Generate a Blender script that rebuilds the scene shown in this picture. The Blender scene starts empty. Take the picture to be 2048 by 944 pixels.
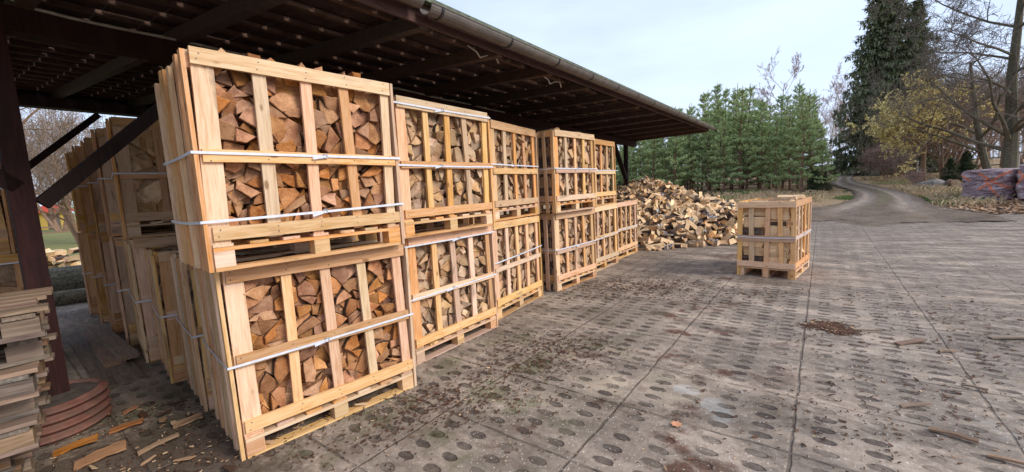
import bpy, math, random
from mathutils import Vector, Matrix, noise as mn
S=bpy.context.scene; COL=S.collection
R=math.radians
# ------------------------------------------------------------------ camera
FPX=818.5; PITCH=R(6.35); ROLL=R(3.02); CZ=1.6
fwd=Vector((0,math.cos(PITCH),-math.sin(PITCH))); r0=Vector((1,0,0)); u0=r0.cross(fwd)
cri=math.cos(ROLL)*r0-math.sin(ROLL)*u0; cup=math.sin(ROLL)*r0+math.cos(ROLL)*u0
cam=bpy.data.cameras.new('camera'); co=bpy.data.objects.new('camera',cam); COL.objects.link(co)
m=Matrix((cri,cup,-fwd)).transposed().to_4x4(); m.translation=Vector((0,0,CZ)); co.matrix_world=m
cam.sensor_width=36; cam.lens=FPX/2048*36; cam.clip_end=2000; cam.clip_start=.05; S.camera=co
def smooth(a,b,x):
    t=max(0,min(1,(x-a)/(b-a))); return t*t*(3-2*t)
def T(x,y):                      # terrain height
    r=math.hypot(x,y)
    z=.0365*max(0,r-13)*smooth(13,24,r) if r<75 else .0365*62+.01*(r-75)
    w=smooth(-2,6,x)
    z*=w+(1-w)*.15
    # low bank right of the track
    z+=.22*smooth(14,20,r)*(.5+.5*mn.noise(Vector((x*.12,y*.12,3))))*w
    return z
def at(px,py,maxr=400):
    d=fwd*FPX+cri*(px-1024)-cup*(py-472); d=d/math.hypot(d.x,d.y); t=.5
    while t<maxr:
        p=Vector((0,0,CZ))+d*t
        if p.z<T(p.x,p.y): return Vector((p.x,p.y,T(p.x,p.y)))
        t+=.03+t*.002
    return Vector((0,0,CZ))+d*maxr
def polar(az,r,dz=0):
    x=r*math.sin(R(az)); y=r*math.cos(R(az)); return Vector((x,y,T(x,y)+dz))
# ------------------------------------------------------------------ object helpers
def tag(o,label=None,cat=None,group=None,kind=None):
    if label: o['label']=label
    if cat: o['category']=cat
    if group: o['group']=group
    if kind: o['kind']=kind
    return o
def empty(name,loc=(0,0,0),rz=0,parent=None):
    o=bpy.data.objects.new(name,None); COL.objects.link(o); o.location=loc; o.rotation_euler=(0,0,rz); o.empty_display_size=.1
    if parent: o.parent=parent
    return o
class MB:
    def __init__(s): s.v=[]; s.f=[]; s.m=[]
    def add(s,vs,fs,mi=0):
        b=len(s.v); s.v+= [tuple(p) for p in vs]; s.f+=[tuple(b+i for i in f) for f in fs]
        s.m+= mi if isinstance(mi,list) else [mi]*len(fs)
    def box(s,a,b,mi=0):
        x0,y0,z0=a; x1,y1,z1=b
        s.add([(x0,y0,z0),(x1,y0,z0),(x1,y1,z0),(x0,y1,z0),(x0,y0,z1),(x1,y0,z1),(x1,y1,z1),(x0,y1,z1)],
              [(0,3,2,1),(4,5,6,7),(0,1,5,4),(1,2,6,5),(2,3,7,6),(3,0,4,7)],mi)
    def bar(s,p,q,w,h,up=(0,0,1),mi=0,seg=1,jit=0,rng=None,bow=0):
        """a board from p to q, w wide (across), h thick (along up)"""
        p=Vector(p); q=Vector(q); d=(q-p).normalized(); up=Vector(up); sd=d.cross(up).normalized(); up=sd.cross(d).normalized()
        vs=[]; 
        for i in range(seg+1):
            t=i/seg; c=p.lerp(q,t)+up*bow*math.sin(math.pi*t)
            j=[(rng.uniform(-jit,jit) if rng else 0) for _ in range(4)]
            vs+=[c-sd*(w/2+j[0])-up*h/2,c+sd*(w/2+j[1])-up*h/2,c+sd*(w/2+j[1])+up*h/2,c-sd*(w/2+j[0])+up*h/2]
        fs=[(3,2,1,0)]
        for i in range(seg):
            a=4*i
            for k in range(4): fs.append((a+k,a+(k+1)%4,a+4+(k+1)%4,a+4+k))
        n=4*seg; fs.append((n,n+1,n+2,n+3)); s.add(vs,fs,mi)
    def tube(s,pts,rad,n=6,mi=0,cap=True):
        pts=[Vector(p) for p in pts]; L=len(pts)
        if not hasattr(rad,'__len__'): rad=[rad]*L
        vs=[]; ref=Vector((0,0,1)) if abs((pts[-1]-pts[0]).normalized().z)<.9 else Vector((1,0,0))
        for i,p in enumerate(pts):
            d=(pts[min(i+1,L-1)]-pts[max(i-1,0)]).normalized(); a=d.cross(ref).normalized(); b=d.cross(a)
            for k in range(n):
                t=2*math.pi*k/n; vs.append(p+(a*math.cos(t)+b*math.sin(t))*rad[i])
        fs=[]
        for i in range(L-1):
            for k in range(n): fs.append((i*n+k,i*n+(k+1)%n,(i+1)*n+(k+1)%n,(i+1)*n+k))
        if cap: fs.append(tuple(range(n))[::-1]); fs.append(tuple((L-1)*n+k for k in range(n)))
        s.add(vs,fs,mi)
    def mesh(s,name,mats,smooth=False):
        me=bpy.data.meshes.new(name); me.from_pydata(s.v,[],s.f)
        for x in (mats if isinstance(mats,(list,tuple)) else [mats]): me.materials.append(x)
        me.polygons.foreach_set('material_index',s.m)
        if smooth: me.polygons.foreach_set('use_smooth',[True]*len(s.f))
        me.update(); return me
    def build(s,name,mats,parent=None,smooth=False,loc=None):
        return link(name,s.mesh(name,mats,smooth),parent,loc)
def link(name,me,parent=None,loc=None):
    o=bpy.data.objects.new(name,me); COL.objects.link(o)
    if parent: o.parent=parent
    if loc is not None: o.location=loc
    return o
def copy_tree(o,parent=None):
    c=o.copy(); COL.objects.link(c); c.parent=parent
    for ch in [x for x in ALLCH(o)]: copy_tree(ch,c)
    return c
def ALLCH(o): return [x for x in bpy.data.objects if x.parent==o]
# ------------------------------------------------------------------ materials
class NT:
    def __init__(s,name,rough=.85,spec=.3):
        s.m=bpy.data.materials.new(name); s.m.use_nodes=True; s.t=s.m.node_tree; s.n=s.t.nodes; s.l=s.t.links
        s.b=s.n['Principled BSDF']; s.b.inputs['Roughness'].default_value=rough; s.b.inputs['Specular IOR Level'].default_value=spec
    def new(s,ty,**kw):
        n=s.n.new(ty)
        for k,v in kw.items(): setattr(n,k,v)
        return n
    def set(s,sock,v):
        if isinstance(v,bpy.types.NodeSocket): s.l.new(v,sock)
        else:
            try: sock.default_value=v
            except Exception:
                sock.default_value=(*v,1) if len(v)==3 else v
    def coord(s,which='Object'): return s.new('ShaderNodeTexCoord').outputs[which]
    def geo(s,o): return s.new('ShaderNodeNewGeometry').outputs[o]
    def vm(s,op,a,b=None):
        n=s.new('ShaderNodeVectorMath',operation=op); s.set(n.inputs[0],a)
        if b is not None:
            if op=='SCALE': s.set(n.inputs['Scale'],b)
            else: s.set(n.inputs[1],b)
        return n.outputs['Value'] if op in('LENGTH','DOT_PRODUCT','DISTANCE') else n.outputs[0]
    def mt(s,op,a,b=0,c=0,clamp=False):
        n=s.new('ShaderNodeMath',operation=op); n.use_clamp=clamp; s.set(n.inputs[0],a); s.set(n.inputs[1],b); s.set(n.inputs[2],c); return n.outputs[0]
    def sep(s,v): n=s.new('ShaderNodeSeparateXYZ'); s.set(n.inputs[0],v); return n.outputs
    def comb(s,x,y,z):
        n=s.new('ShaderNodeCombineXYZ'); s.set(n.inputs[0],x); s.set(n.inputs[1],y); s.set(n.inputs[2],z); return n.outputs[0]
    def noise(s,v,scale,detail=3,rough=.55,dist=0,out=0):
        n=s.new('ShaderNodeTexNoise'); s.set(n.inputs['Vector'],v); n.inputs['Scale'].default_value=scale; n.inputs['Detail'].default_value=detail
        n.inputs['Roughness'].default_value=rough; n.inputs['Distortion'].default_value=dist; return n.outputs[out]
    def vor(s,v,scale,feature='F1',out=0,rnd=1):
        n=s.new('ShaderNodeTexVoronoi',feature=feature); s.set(n.inputs['Vector'],v); n.inputs['Scale'].default_value=scale; n.inputs['Randomness'].default_value=rnd; return n.outputs[out]
    def ramp(s,f,stops,mode='LINEAR'):
        n=s.new('ShaderNodeValToRGB'); n.color_ramp.interpolation=mode; e=n.color_ramp.elements
        while len(e)<len(stops): e.new(.5)
        for i,(p,c) in enumerate(stops):
            e[i].position=p; e[i].color=(c,c,c,1) if not hasattr(c,'__len__') else (*c,1)
        s.set(n.inputs[0],f); return n.outputs[0]
    def mix(s,f,a,b,mode='MIX'):
        n=s.new('ShaderNodeMix',data_type='RGBA',blend_type=mode); s.set(n.inputs[0],f); s.set(n.inputs[6],a); s.set(n.inputs[7],b); return n.outputs[2]
    def ss(s,v,a,b):
        n=s.new('ShaderNodeMapRange',interpolation_type='SMOOTHSTEP'); s.set(n.inputs[0],v); n.inputs[1].default_value=a; n.inputs[2].default_value=b; return n.outputs[0]
    def rnd(s):
        return s.mt('FRACT',s.mt('ADD',s.new('ShaderNodeObjectInfo').outputs['Random'],s.geo('Random Per Island')))
    def hsv(s,c,h=.5,sa=1,v=1):
        n=s.new('ShaderNodeHueSaturation'); s.set(n.inputs['Hue'],h); s.set(n.inputs['Saturation'],sa); s.set(n.inputs['Value'],v); s.set(n.inputs['Color'],c); return n.outputs[0]
    def bump(s,h,strength=.5,dist=.01,normal=None):
        n=s.new('ShaderNodeBump'); n.inputs['Strength'].default_value=strength; n.inputs['Distance'].default_value=dist; s.set(n.inputs['Height'],h)
        if normal: s.l.new(normal,n.inputs['Normal'])
        return n.outputs[0]
    def done(s,col,bump=None,rough=None):
        s.set(s.b.inputs['Base Color'],col)
        if bump is not None: s.l.new(bump,s.b.inputs['Normal'])
        if rough is not None: s.set(s.b.inputs['Roughness'],rough)
        return s.m
def board_mat(name,axis,c0,c1,c2,stain=.5,dark=(.10,.075,.055),knots=True):
    t=NT(name,.75,.25); r=t.rnd(); o=t.vm('ADD',t.coord(),t.comb(t.mt('MULTIPLY',r,37.),t.mt('MULTIPLY',r,91.),t.mt('MULTIPLY',r,53.)))
    sc={'x':(.07,1,1),'y':(1,.07,1),'z':(1,1,.07)}[axis]
    g=t.vm('MULTIPLY',o,sc)
    wob=t.noise(g,14,2,.5); rings=t.noise(g,70,3,.6,dist=.6)
    col=t.ramp(t.mt('ADD',t.mt('MULTIPLY',rings,.7),t.mt('MULTIPLY',wob,.3)),[(.32,c2),(.5,c1),(.66,c0)])
    col=t.hsv(col,t.mt('ADD',.482,t.mt('MULTIPLY',r,.026)),t.mt('ADD',.80,t.mt('MULTIPLY',t.mt('FRACT',t.mt('MULTIPLY',r,7.3)),.5)),t.mt('ADD',.70,t.mt('MULTIPLY',t.mt('FRACT',t.mt('MULTIPLY',r,13.7)),.42)))
    sn=t.noise(t.vm('MULTIPLY',o,tuple((.25 if q<.5 else 1) for q in sc)),9,4,.6,dist=.5)
    sm=t.mt('MULTIPLY',t.ss(sn,.55,.68),t.mt('MULTIPLY',stain,t.ss(t.mt('FRACT',t.mt('MULTIPLY',r,5.1)),.15,.8)))
    col=t.mix(sm,col,dark)
    if knots:
        k=t.vor(t.vm('MULTIPLY',o,tuple((.45 if q<.5 else 1) for q in sc)),6.5); km=t.mt('SUBTRACT',1,t.ss(k,.05,.11))
        col=t.mix(t.mt('MULTIPLY',km,.75),col,(.19,.085,.035))
    b=t.bump(t.mt('ADD',rings,t.mt('MULTIPLY',t.noise(o,160,2),.5)),.35,.003)
    return t.done(col,b)
PW=((.82,.575,.355),(.74,.485,.27),(.56,.31,.13))
WX=board_mat('pale_board_x','x',*PW); WY=board_mat('pale_board_y','y',*PW); WZ=board_mat('pale_board_z','z',*PW)
GW=((.28,.23,.18),(.18,.145,.11),(.08,.062,.048))
OX=board_mat('weathered_board_x','x',*GW,stain=.8); OY=board_mat('weathered_board_y','y',*GW,stain=.8)
def log_end(name,c0,c1,c2):
    t=NT(name,.85,.15); r=t.rnd(); o=t.vm('ADD',t.coord(),t.comb(t.mt('MULTIPLY',r,37.),t.mt('MULTIPLY',r,11.),t.mt('MULTIPLY',r,53.)))
    n=t.noise(o,9,4,.6); f=t.noise(t.vm('MULTIPLY',o,(1,1,1.3)),75,3,.65,dist=1.2)
    col=t.ramp(t.mt('ADD',t.mt('MULTIPLY',n,.6),t.mt('MULTIPLY',f,.4)),[(.36,c2),(.5,c1),(.62,c0)])
    col=t.hsv(col,t.mt('ADD',.492,t.mt('MULTIPLY',r,.014)),t.mt('ADD',.85,t.mt('MULTIPLY',t.mt('FRACT',t.mt('MULTIPLY',r,3.3)),.3)),t.mt('ADD',.62,t.mt('MULTIPLY',t.mt('FRACT',t.mt('MULTIPLY',r,9.7)),.65)))
    w=t.mt('MULTIPLY',t.ss(t.noise(o,38,4,.7),.62,.72),t.ss(t.noise(o,7,2),.5,.62))
    col=t.mix(t.mt('MULTIPLY',w,.55),col,(.55,.48,.40))
    ck=t.ss(t.noise(t.vm('MULTIPLY',o,(1,1,.25)),30,2,.5,dist=1.5),.33,.27)
    dk=t.ss(t.noise(o,5,3,.6),.60,.72); col=t.mix(t.mt('MULTIPLY',dk,.5),col,(.07,.035,.02))
    return t.done(col,t.bump(t.mt('ADD',f,t.mt('MULTIPLY',n,.8)),.6,.006))
def log_side(name,c0,c1,c2,ax='y'):
    t=NT(name,.85,.15); r=t.rnd(); o=t.vm('ADD',t.coord(),t.comb(t.mt('MULTIPLY',r,17.),t.mt('MULTIPLY',r,41.),t.mt('MULTIPLY',r,23.)))
    g=t.vm('MULTIPLY',o,{'y':(1,.08,1),'x':(.08,1,1),'z':(1,1,.08)}[ax]); f=t.noise(g,60,4,.65); n=t.noise(o,7,3)
    col=t.ramp(t.mt('ADD',t.mt('MULTIPLY',f,.6),t.mt('MULTIPLY',n,.4)),[(.32,c2),(.5,c1),(.66,c0)])
    col=t.hsv(col,.5,1,t.mt('ADD',.65,t.mt('MULTIPLY',r,.5)))
    return t.done(col,t.bump(f,.7,.006))
def bark_mat(name,c0,c1,birch=False):
    t=NT(name,.9,.15); r=t.rnd(); o=t.vm('ADD',t.coord(),t.comb(t.mt('MULTIPLY',r,17.),t.mt('MULTIPLY',r,41.),t.mt('MULTIPLY',r,23.)))
    v=t.noise(t.vm('MULTIPLY',o,(1,.4,1)),28,4,.7); col=t.ramp(v,[(.35,c1),(.62,c0)])
    if birch: col=t.mix(t.mt('MULTIPLY',t.ss(t.mt('FRACT',t.mt('MULTIPLY',r,5.3)),.72,.76),t.ss(t.noise(o,22,3),.45,.5)),col,(.55,.53,.50))
    return t.done(col,t.bump(v,.8,.01))
LE1=log_end('sawn_end_brown',(.60,.315,.155),(.45,.215,.095),(.25,.10,.042))
LE2=log_end('sawn_end_tan',(.64,.44,.27),(.50,.32,.185),(.30,.165,.085))
LS1=log_side('split_side_brown',(.42,.23,.12),(.28,.14,.07),(.12,.055,.03))
LS2=log_side('split_side_tan',(.55,.38,.23),(.40,.25,.14),(.2,.11,.055))
BK=bark_mat('bark_dark',(.16,.115,.085),(.045,.032,.026))
PE=log_end('fresh_end',(.80,.57,.34),(.64,.41,.22),(.42,.23,.11))
PS=log_side('fresh_split',(.95,.73,.48),(.85,.59,.34),(.55,.31,.15),'y')
PB=bark_mat('pile_bark',(.13,.09,.068),(.022,.016,.013),True)
def plain(name,c,rough=.6,spec=.4,var=.15,scale=20):
    t=NT(name,rough,spec); n=t.noise(t.coord(),scale,4,.6)
    a=tuple(x*(1-var) for x in c); b=tuple(min(1,x*(1+var)) for x in c)
    return t.done(t.ramp(n,[(.3,a),(.7,b)]),t.bump(n,.2,.004))
STRAP=plain('white_strap',(.66,.68,.74),.35,.5,.12,30)
BUCK=plain('steel_buckle',(.45,.45,.46),.35,.6)
DW=board_mat('dark_stained_timber','z',(.050,.027,.022),(.036,.019,.016),(.022,.012,.010),.4,(.012,.008,.007),False)
DWX=board_mat('dark_stained_rafter','x',(.135,.085,.067),(.095,.060,.048),(.058,.037,.030),.4,(.02,.012,.01),False)
BAT=plain('batten_brown',(.12,.07,.05),.8,.2,.4,8)
TILE=plain('roof_tile_dark',(.07,.042,.035),.85,.2,.45,6)
GUT=plain('weathered_gutter',(.125,.105,.088),.5,.4,.25,10)
MOSS=plain('mossy_roof_edge',(.13,.15,.10),.9,.1,.4,12)
NAIL=plain('nail_head',(.06,.05,.045),.5,.5); CABLE=plain('cream_cable',(.42,.38,.32),.5,.4); CABD=plain('dark_cable',(.03,.028,.028),.5,.4)
# ------------------------------------------------------------------ world, sun
W=bpy.data.worlds.new('World'); S.world=W; W.use_nodes=True; nt=W.node_tree; nd=nt.nodes; lk=nt.links
bg=nd['Background']; sky=nd.new('ShaderNodeTexSky'); sky.sky_type='NISHITA'; sky.sun_disc=False
EL,AZ=34,118
sky.sun_elevation=R(EL); sky.sun_rotation=R(AZ); sky.air_density=1.0; sky.dust_density=2.5; sky.ozone_density=1.5
tc=nd.new('ShaderNodeTexCoord'); mp=nd.new('ShaderNodeMapping'); mp.inputs['Scale'].default_value=(1,1,3.5)
no=nd.new('ShaderNodeTexNoise'); no.inputs['Scale'].default_value=1.6; no.inputs['Detail'].default_value=5; no.inputs['Roughness'].default_value=.55
rp=nd.new('ShaderNodeValToRGB'); rp.color_ramp.elements[0].position=.28; rp.color_ramp.elements[0].color=(.56,)*3+(1,); rp.color_ramp.elements[1].position=.72; rp.color_ramp.elements[1].color=(.97,)*3+(1,)
mx=nd.new('ShaderNodeMix'); mx.data_type='RGBA'; mx.inputs[7].default_value=(5.8,6.8,8.9,1)
lk.new(tc.outputs['Generated'],mp.inputs[0]); lk.new(mp.outputs[0],no.inputs['Vector']); lk.new(no.outputs[0],rp.inputs[0])
lk.new(rp.outputs[0],mx.inputs[0]); lk.new(sky.outputs[0],mx.inputs[6]); lk.new(mx.outputs[2],bg.inputs[0]); bg.inputs[1].default_value=.105
sl=bpy.data.lights.new('sun','SUN'); sl.energy=1.9; sl.angle=R(24); sl.color=(1,.94,.86); so=bpy.data.objects.new('sun',sl); COL.objects.link(so)
sd=Vector((math.sin(R(AZ))*math.cos(R(EL)),math.cos(R(AZ))*math.cos(R(EL)),math.sin(R(EL)))); so.rotation_euler=sd.to_track_quat('Z','Y').to_euler(); so.location=(5,-5,12)
S.view_settings.view_transform='Standard'; S.view_settings.look='None'; S.view_settings.exposure=.6; S.view_settings.gamma=1
S.render.engine='CYCLES'; S.cycles.max_bounces=6; S.cycles.use_denoising=True
# ------------------------------------------------------------------ split logs
def clip(poly,n,c):           # keep n.p<=c
    out=[]
    for i in range(len(poly)):
        a=poly[i]; b=poly[(i+1)%len(poly)]; da=n[0]*a[0]+n[1]*a[1]-c; db=n[0]*b[0]+n[1]*b[1]-c
        if da<=0: out.append(a)
        if da*db<0:
            t=da/(da-db); out.append((a[0]+(b[0]-a[0])*t,a[1]+(b[1]-a[1])*t))
    return out
def area(p): return .5*sum(p[i][0]*p[(i+1)%len(p)][1]-p[(i+1)%len(p)][0]*p[i][1] for i in range(len(p)))
def cent(p): return (sum(q[0] for q in p)/len(p),sum(q[1] for q in p)/len(p))
def cells(x0,x1,z0,z1,n,rng):
    """irregular wedges: rounds packed together, each split once or twice"""
    nr=max(4,int(n/2.75)); wd,ht=x1-x0,z1-z0; k=math.sqrt(wd*ht/nr); cols=max(1,round(wd/k)); rows=max(1,round(ht/k)); pts=[]
    for j in range(rows):
        for i in range(cols):
            pts.append((x0+(i+.5+(.25 if j%2 else -.25)+rng.uniform(-.3,.3))*wd/cols,z0+(j+.5+rng.uniform(-.3,.3))*ht/rows))
    res=[]
    for a in pts:
        p=[(x0,z0),(x1,z0),(x1,z1),(x0,z1)]
        for b in pts:
            if b is a or math.hypot(a[0]-b[0],a[1]-b[1])>4*k: continue
            nx,nz=b[0]-a[0],b[1]-a[1]; mx_,mz=(a[0]+b[0])/2,(a[1]+b[1])/2
            p=clip(p,(nx,nz),nx*mx_+nz*mz)
            if len(p)<3: break
        if len(p)<3: continue
        c=cent(p); c=(c[0]+rng.uniform(-.3,.3)*k,c[1]+rng.uniform(-.3,.3)*k); th=rng.uniform(0,math.pi); N=(math.cos(th),math.sin(th)); cc=N[0]*c[0]+N[1]*c[1]
        h=[clip(p,N,cc),clip(p,(-N[0],-N[1]),-cc)]
        for q in h:
            if len(q)<3: continue
            if rng.random()<.62 and area(q)>.36*k*k:
                t2=th+rng.uniform(.9,2.2); N2=(math.cos(t2),math.sin(t2)); g=cent(q); c2=N2[0]*g[0]+N2[1]*g[1]
                for w in (clip(q,N2,c2),clip(q,(-N2[0],-N2[1]),-c2)):
                    if len(w)>=3: res.append(w)
            else: res.append(q)
    out=[]
    for q in res:
        if area(q)>.019:
            g=cent(q); a_=q[0]; L_=math.hypot(a_[0]-g[0],a_[1]-g[1]) or 1; N=(-(a_[1]-g[1])/L_,(a_[0]-g[0])/L_); cc=N[0]*g[0]+N[1]*g[1]
            out+=[w for w in (clip(q,N,cc),clip(q,(-N[0],-N[1]),-cc)) if len(w)>=3]
        else: out.append(q)
    return [q for q in out if area(q)>.0009]
def tidy(p,eps=.018):
    out=[]
    for q in p:
        if not out or math.hypot(q[0]-out[-1][0],q[1]-out[-1][1])>eps: out.append(q)
    if len(out)>3 and math.hypot(out[0][0]-out[-1][0],out[0][1]-out[-1][1])<eps: out.pop()
    return out
def wedge(p,rng):
    p=list(p); m=3 if rng.random()<.5 else 4
    if rng.random()<.12: m=5
    while len(p)>m:
        n=len(p); l=[abs(area([p[i-1],p[i],p[(i+1)%n]])) for i in range(n)]; p.pop(l.index(min(l)))
    c=cent(p); k=rng.uniform(1.02,1.10) if m==3 else rng.uniform(1.0,1.05)
    return [(c[0]+(q[0]-c[0])*k,c[1]+(q[1]-c[1])*k) for q in p]
def log_geo(mb,poly,y0,y1,rng,center,gap=.0022,bark=.6):
    """a split log running along y; poly in (x,z) relative to center"""
    c=cent(poly); ang=rng.gauss(0,.05); ca,sa=math.cos(ang),math.sin(ang); pts=[]; kinds=[]
    n=len(poly); sh=1-gap*2/max(.03,math.sqrt(abs(area(poly))))-rng.uniform(0,.05)**1.2-(.1 if rng.random()<.07 else 0)
    P=[]
    for q in poly:
        dx,dz=(q[0]-c[0])*sh,(q[1]-c[1])*sh; P.append((dx*ca-dz*sa+rng.uniform(-.003,.003),dx*sa+dz*ca+rng.uniform(-.003,.003)))
    barkedge=max(range(n),key=lambda i:math.hypot(P[i][0]-P[(i+1)%n][0],P[i][1]-P[(i+1)%n][1])+rng.uniform(0,.06)) if rng.random()<bark else -1
    for i in range(n):
        a=P[i]; b=P[(i+1)%n]; L=math.hypot(b[0]-a[0],b[1]-a[1]); pts.append(a); kinds.append(2 if i==barkedge else 1)
        if L>.035:
            nx,nz=(b[1]-a[1])/L,-(b[0]-a[0])/L; ns=2 if L<.09 else 3
            for s in range(1,ns):
                t=s/ns; o=(.11*L if i==barkedge else .012*L)*math.sin(math.pi*t)*1.3+rng.uniform(-.004,.0015)
                pts.append((a[0]+(b[0]-a[0])*t+nx*o,a[1]+(b[1]-a[1])*t+nz*o)); kinds.append(kinds[-1])
    m=len(pts); tx,tz=rng.gauss(0,.2),rng.gauss(0,.2); ex,ez=rng.uniform(-.01,.01),rng.uniform(-.01,.01); vs=[]
    r_in=1-.005/max(.02,math.sqrt(abs(area(poly))/3))
    for (y,s) in ((y0,r_in),(y0+.004,1),(y1,rng.uniform(.93,1))):
        f=(y-y0)/(y1-y0)
        for (px,pz) in pts:
            yy=y+px*tx+pz*tz+ (rng.uniform(-.0015,.0015) if f<.05 else 0)
            vs.append((px*s+ex*f+c[0]-center[0],yy-center[1],pz*s+ez*f+c[1]-center[2]))
    fs=[tuple(range(m))]; mi=[0]
    for k in range(2):
        for i in range(m):
            j=(i+1)%m; fs.append((k*m+i,(k+1)*m+i,(k+1)*m+j,k*m+j)); mi.append((0 if k==0 else kinds[i]))
    fs.append(tuple(2*m+i for i in range(m))[::-1]); mi.append(0)
    fs=[f[::-1] for f in fs]
    mb.add(vs,fs,mi)
STUFF_LOGS={1:MB(),2:MB(),3:MB()}
INDIV=[0]
def xf(mb_src,mb_dst,mat):
    mb_dst.add([mat@Vector(v) for v in mb_src.v],mb_src.f,list(mb_src.m))
LOGMATS={1:[LE1,LS1,BK],2:[LE2,LS2,BK],3:[PE,PS,BK]}
# ------------------------------------------------------------------ crates
CL,CD,CH=1.22,.80,1.225
def crate(name_i,x,y,z,yaw,label,seed,pal=2,n=70,straps=((.63,0),),individual=None,left_rails_out=False,heap=0,group=None,low=False,nofront=False,sz=1):
    rng=random.Random(seed); root=empty('firewood_crate',(x,y,z),R(yaw)); root.scale=(1,1,sz); tag(root,label,'crate',group)
    def B(name,p,q,w,h,up,mat,parent,j=.0022,seg=5): 
        mb=MB(); c=(Vector(p)+Vector(q))/2; mb.bar(Vector(p)-c,Vector(q)-c,w,h,up,0,seg,j,rng)
        if name=='rail' and up==(0,1,0) and p[1]<.1 and individual:
            for xx in (.05,.345,.61,.875,CL-.055):
                for dz in (-.018,.02):
                    cx_=xx-c.x+rng.uniform(-.012,.012); cz_=dz+rng.uniform(-.008,.008); mb.add([(cx_+.0042*math.cos(a_*1.047),-h/2-.0012,cz_+.0042*math.sin(a_*1.047)) for a_ in range(6)],[(0,1,2,3,4,5)],1)
            mat=[mat,NAIL]
        return mb.build(name,mat,parent,loc=c)
    t=.021
    # pallet base: bottom boards, blocks, deck
    base=empty('pallet_base',parent=root)
    for yy in (.05,CD/2,CD-.05):
        if not left_rails_out or yy!=CD/2: pass
        B('bottom_board',(.01,yy,.012),(CL-.01,yy,.012),.09,.022,(0,0,1),WX,base)
        B('stringer',(.01,yy,.126),(CL-.01,yy,.126),.09,.02,(0,0,1),WX,base)
        for xx in (.06,CL/2,CL-.06): 
            mb=MB(); mb.box((-.05,-.044,-.046),(.05,.044,.046)); mb.build('block',WX,base,loc=(xx,yy,.0695))
    mb=MB()
    for k in range(7): 
        xx=.06+k*(CL-.12)/6; mb.bar((xx,.01,.147),(xx,CD-.01,.147),.10,.018,(0,0,1),0)
    mb.build('deck',WY,base)
    H=CH
    # long faces (front y=0, rear y=CD)
    for side in (0,1):
        pn=empty('front_panel' if side==0 else 'rear_panel',parent=root)
        ys=t*1.5 if side==0 else CD-t*1.5; yr=t*.5 if side==0 else CD-t*.5
        xs=[.06,.345,.61,.875,CL-.055]
        for k,xx in enumerate(xs):
            foot=k in(0,2,4); w=rng.uniform(.060,.074)+(.034 if k==0 else 0); tl=rng.uniform(-.018,.018)
            zb=.002 if foot else .165
            B('slat',(xx+tl,ys,zb),(xx-tl,ys,H-.006-rng.uniform(0,.01)),w,t,(0,1,0),WZ,pn)
        for zz,hh in ((H-.05,.092),(.635+rng.uniform(-.02,.02),.068),(.215,.082)):
            d=rng.uniform(-.007,.007); B('rail',(.018,yr,zz+d),(CL-.004,yr,zz-d),hh+rng.uniform(-.008,.006),t-.002,(0,1,0),WX,pn)
    # short faces
    for side in (0,1):
        pn=empty('end_panel',parent=root); out=left_rails_out and side==0
        sx=-1 if side==0 else 1; bx=-.001 if side==0 else CL+.001
        xs_=bx+sx*(t*.5) if not out else bx-sx*t*.5+sx*.0; xr=bx-sx*t*.62 if not out else bx+sx*t*.5
        ny=6 if not out else 5
        for k in range(ny):
            yy=.030+k*(CD-.06)/(ny-1)+(rng.uniform(-.02,.02) if 0<k<ny-1 else 0); w=rng.uniform(.045,.062)+(.012 if out else 0); tl=rng.uniform(-.026,.026) if 0<k<ny-1 else rng.uniform(-.006,.006)
            lowz=.003 if (not out and rng.random()<.6) or k in(0,ny//2,ny-1) else rng.uniform(.03,.12)
            if out: lowz=.003 if k in(0,2,4) else .17
            B('slat',(xs_,yy+tl,lowz),(xs_+sx*rng.uniform(-.002,.012)*(0 if out else 1),yy-tl,H-(rng.uniform(0,.05) if not out else .006)),w,t,(1,0,0),WZ,pn,.004)
        for zz in ((H-.055),.635,.215):
            B('rail',(xr,.045 if not out else .0,zz),(xr,CD-.045 if not out else CD,zz),.09,t-.002,(1,0,0),WY,pn)
    # straps
    for zz,sl_ in straps:
        o=.006; mb=MB(); q0=(-t-.006-o,-o,zz-.0*sl_); pts=[(-t-.014,-o),(CL+t+.014,-o),(CL+t+.014,CD+o),(-t-.014,CD+o)]
        zs=[zz,zz+sl_,zz+sl_,zz]
        for i in range(4):
            a=pts[i]; b=pts[(i+1)%4]; za,zb=zs[i],zs[(i+1)%4]; nseg=6; sag=rng.uniform(0,.006) if i==0 else .012*rng.random()
            nrm=Vector((b[1]-a[1],-(b[0]-a[0]),0)).normalized()*.0012
            vs=[]
            for s in range(nseg+1):
                f=s/nseg; c=Vector((a[0]+(b[0]-a[0])*f,a[1]+(b[1]-a[1])*f,za+(zb-za)*f-sag*math.sin(math.pi*f)))
                for dz in (-.0075,.0075):
                    for w in (-1,1): vs.append(c+nrm*w+Vector((0,0,dz)))
            fs=[]
            for s in range(nseg):
                k=4*s; fs+=[(k+1,k+5,k+7,k+3),(k,k+2,k+6,k+4),(k+2,k+3,k+7,k+6),(k,k+4,k+5,k+1)]
            mb.add(vs,fs)
        st=mb.build('strap',STRAP,root)
        bx=rng.uniform(.45,.7); zb=zz+sl_*bx/CL; mb=MB()
        for d in (-.012,.012): mb.box((d-.002,-.006,-.014),(d+.002,.002,.014))
        for d in (-.012,.012): mb.box((-.014,-.006,d-.002),(.014,.002,d+.002))
        mb.build('buckle',BUCK,st,loc=(bx,-o-.002,zb))
        mb=MB(); mb.bar((bx,-o-.005,zb-.004),(bx-rng.uniform(.05,.12),-o-.012,zb-.012-rng.random()*.025),.0015,.016,(0,0,1)); mb.build('strap_tail',STRAP,st)
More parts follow.
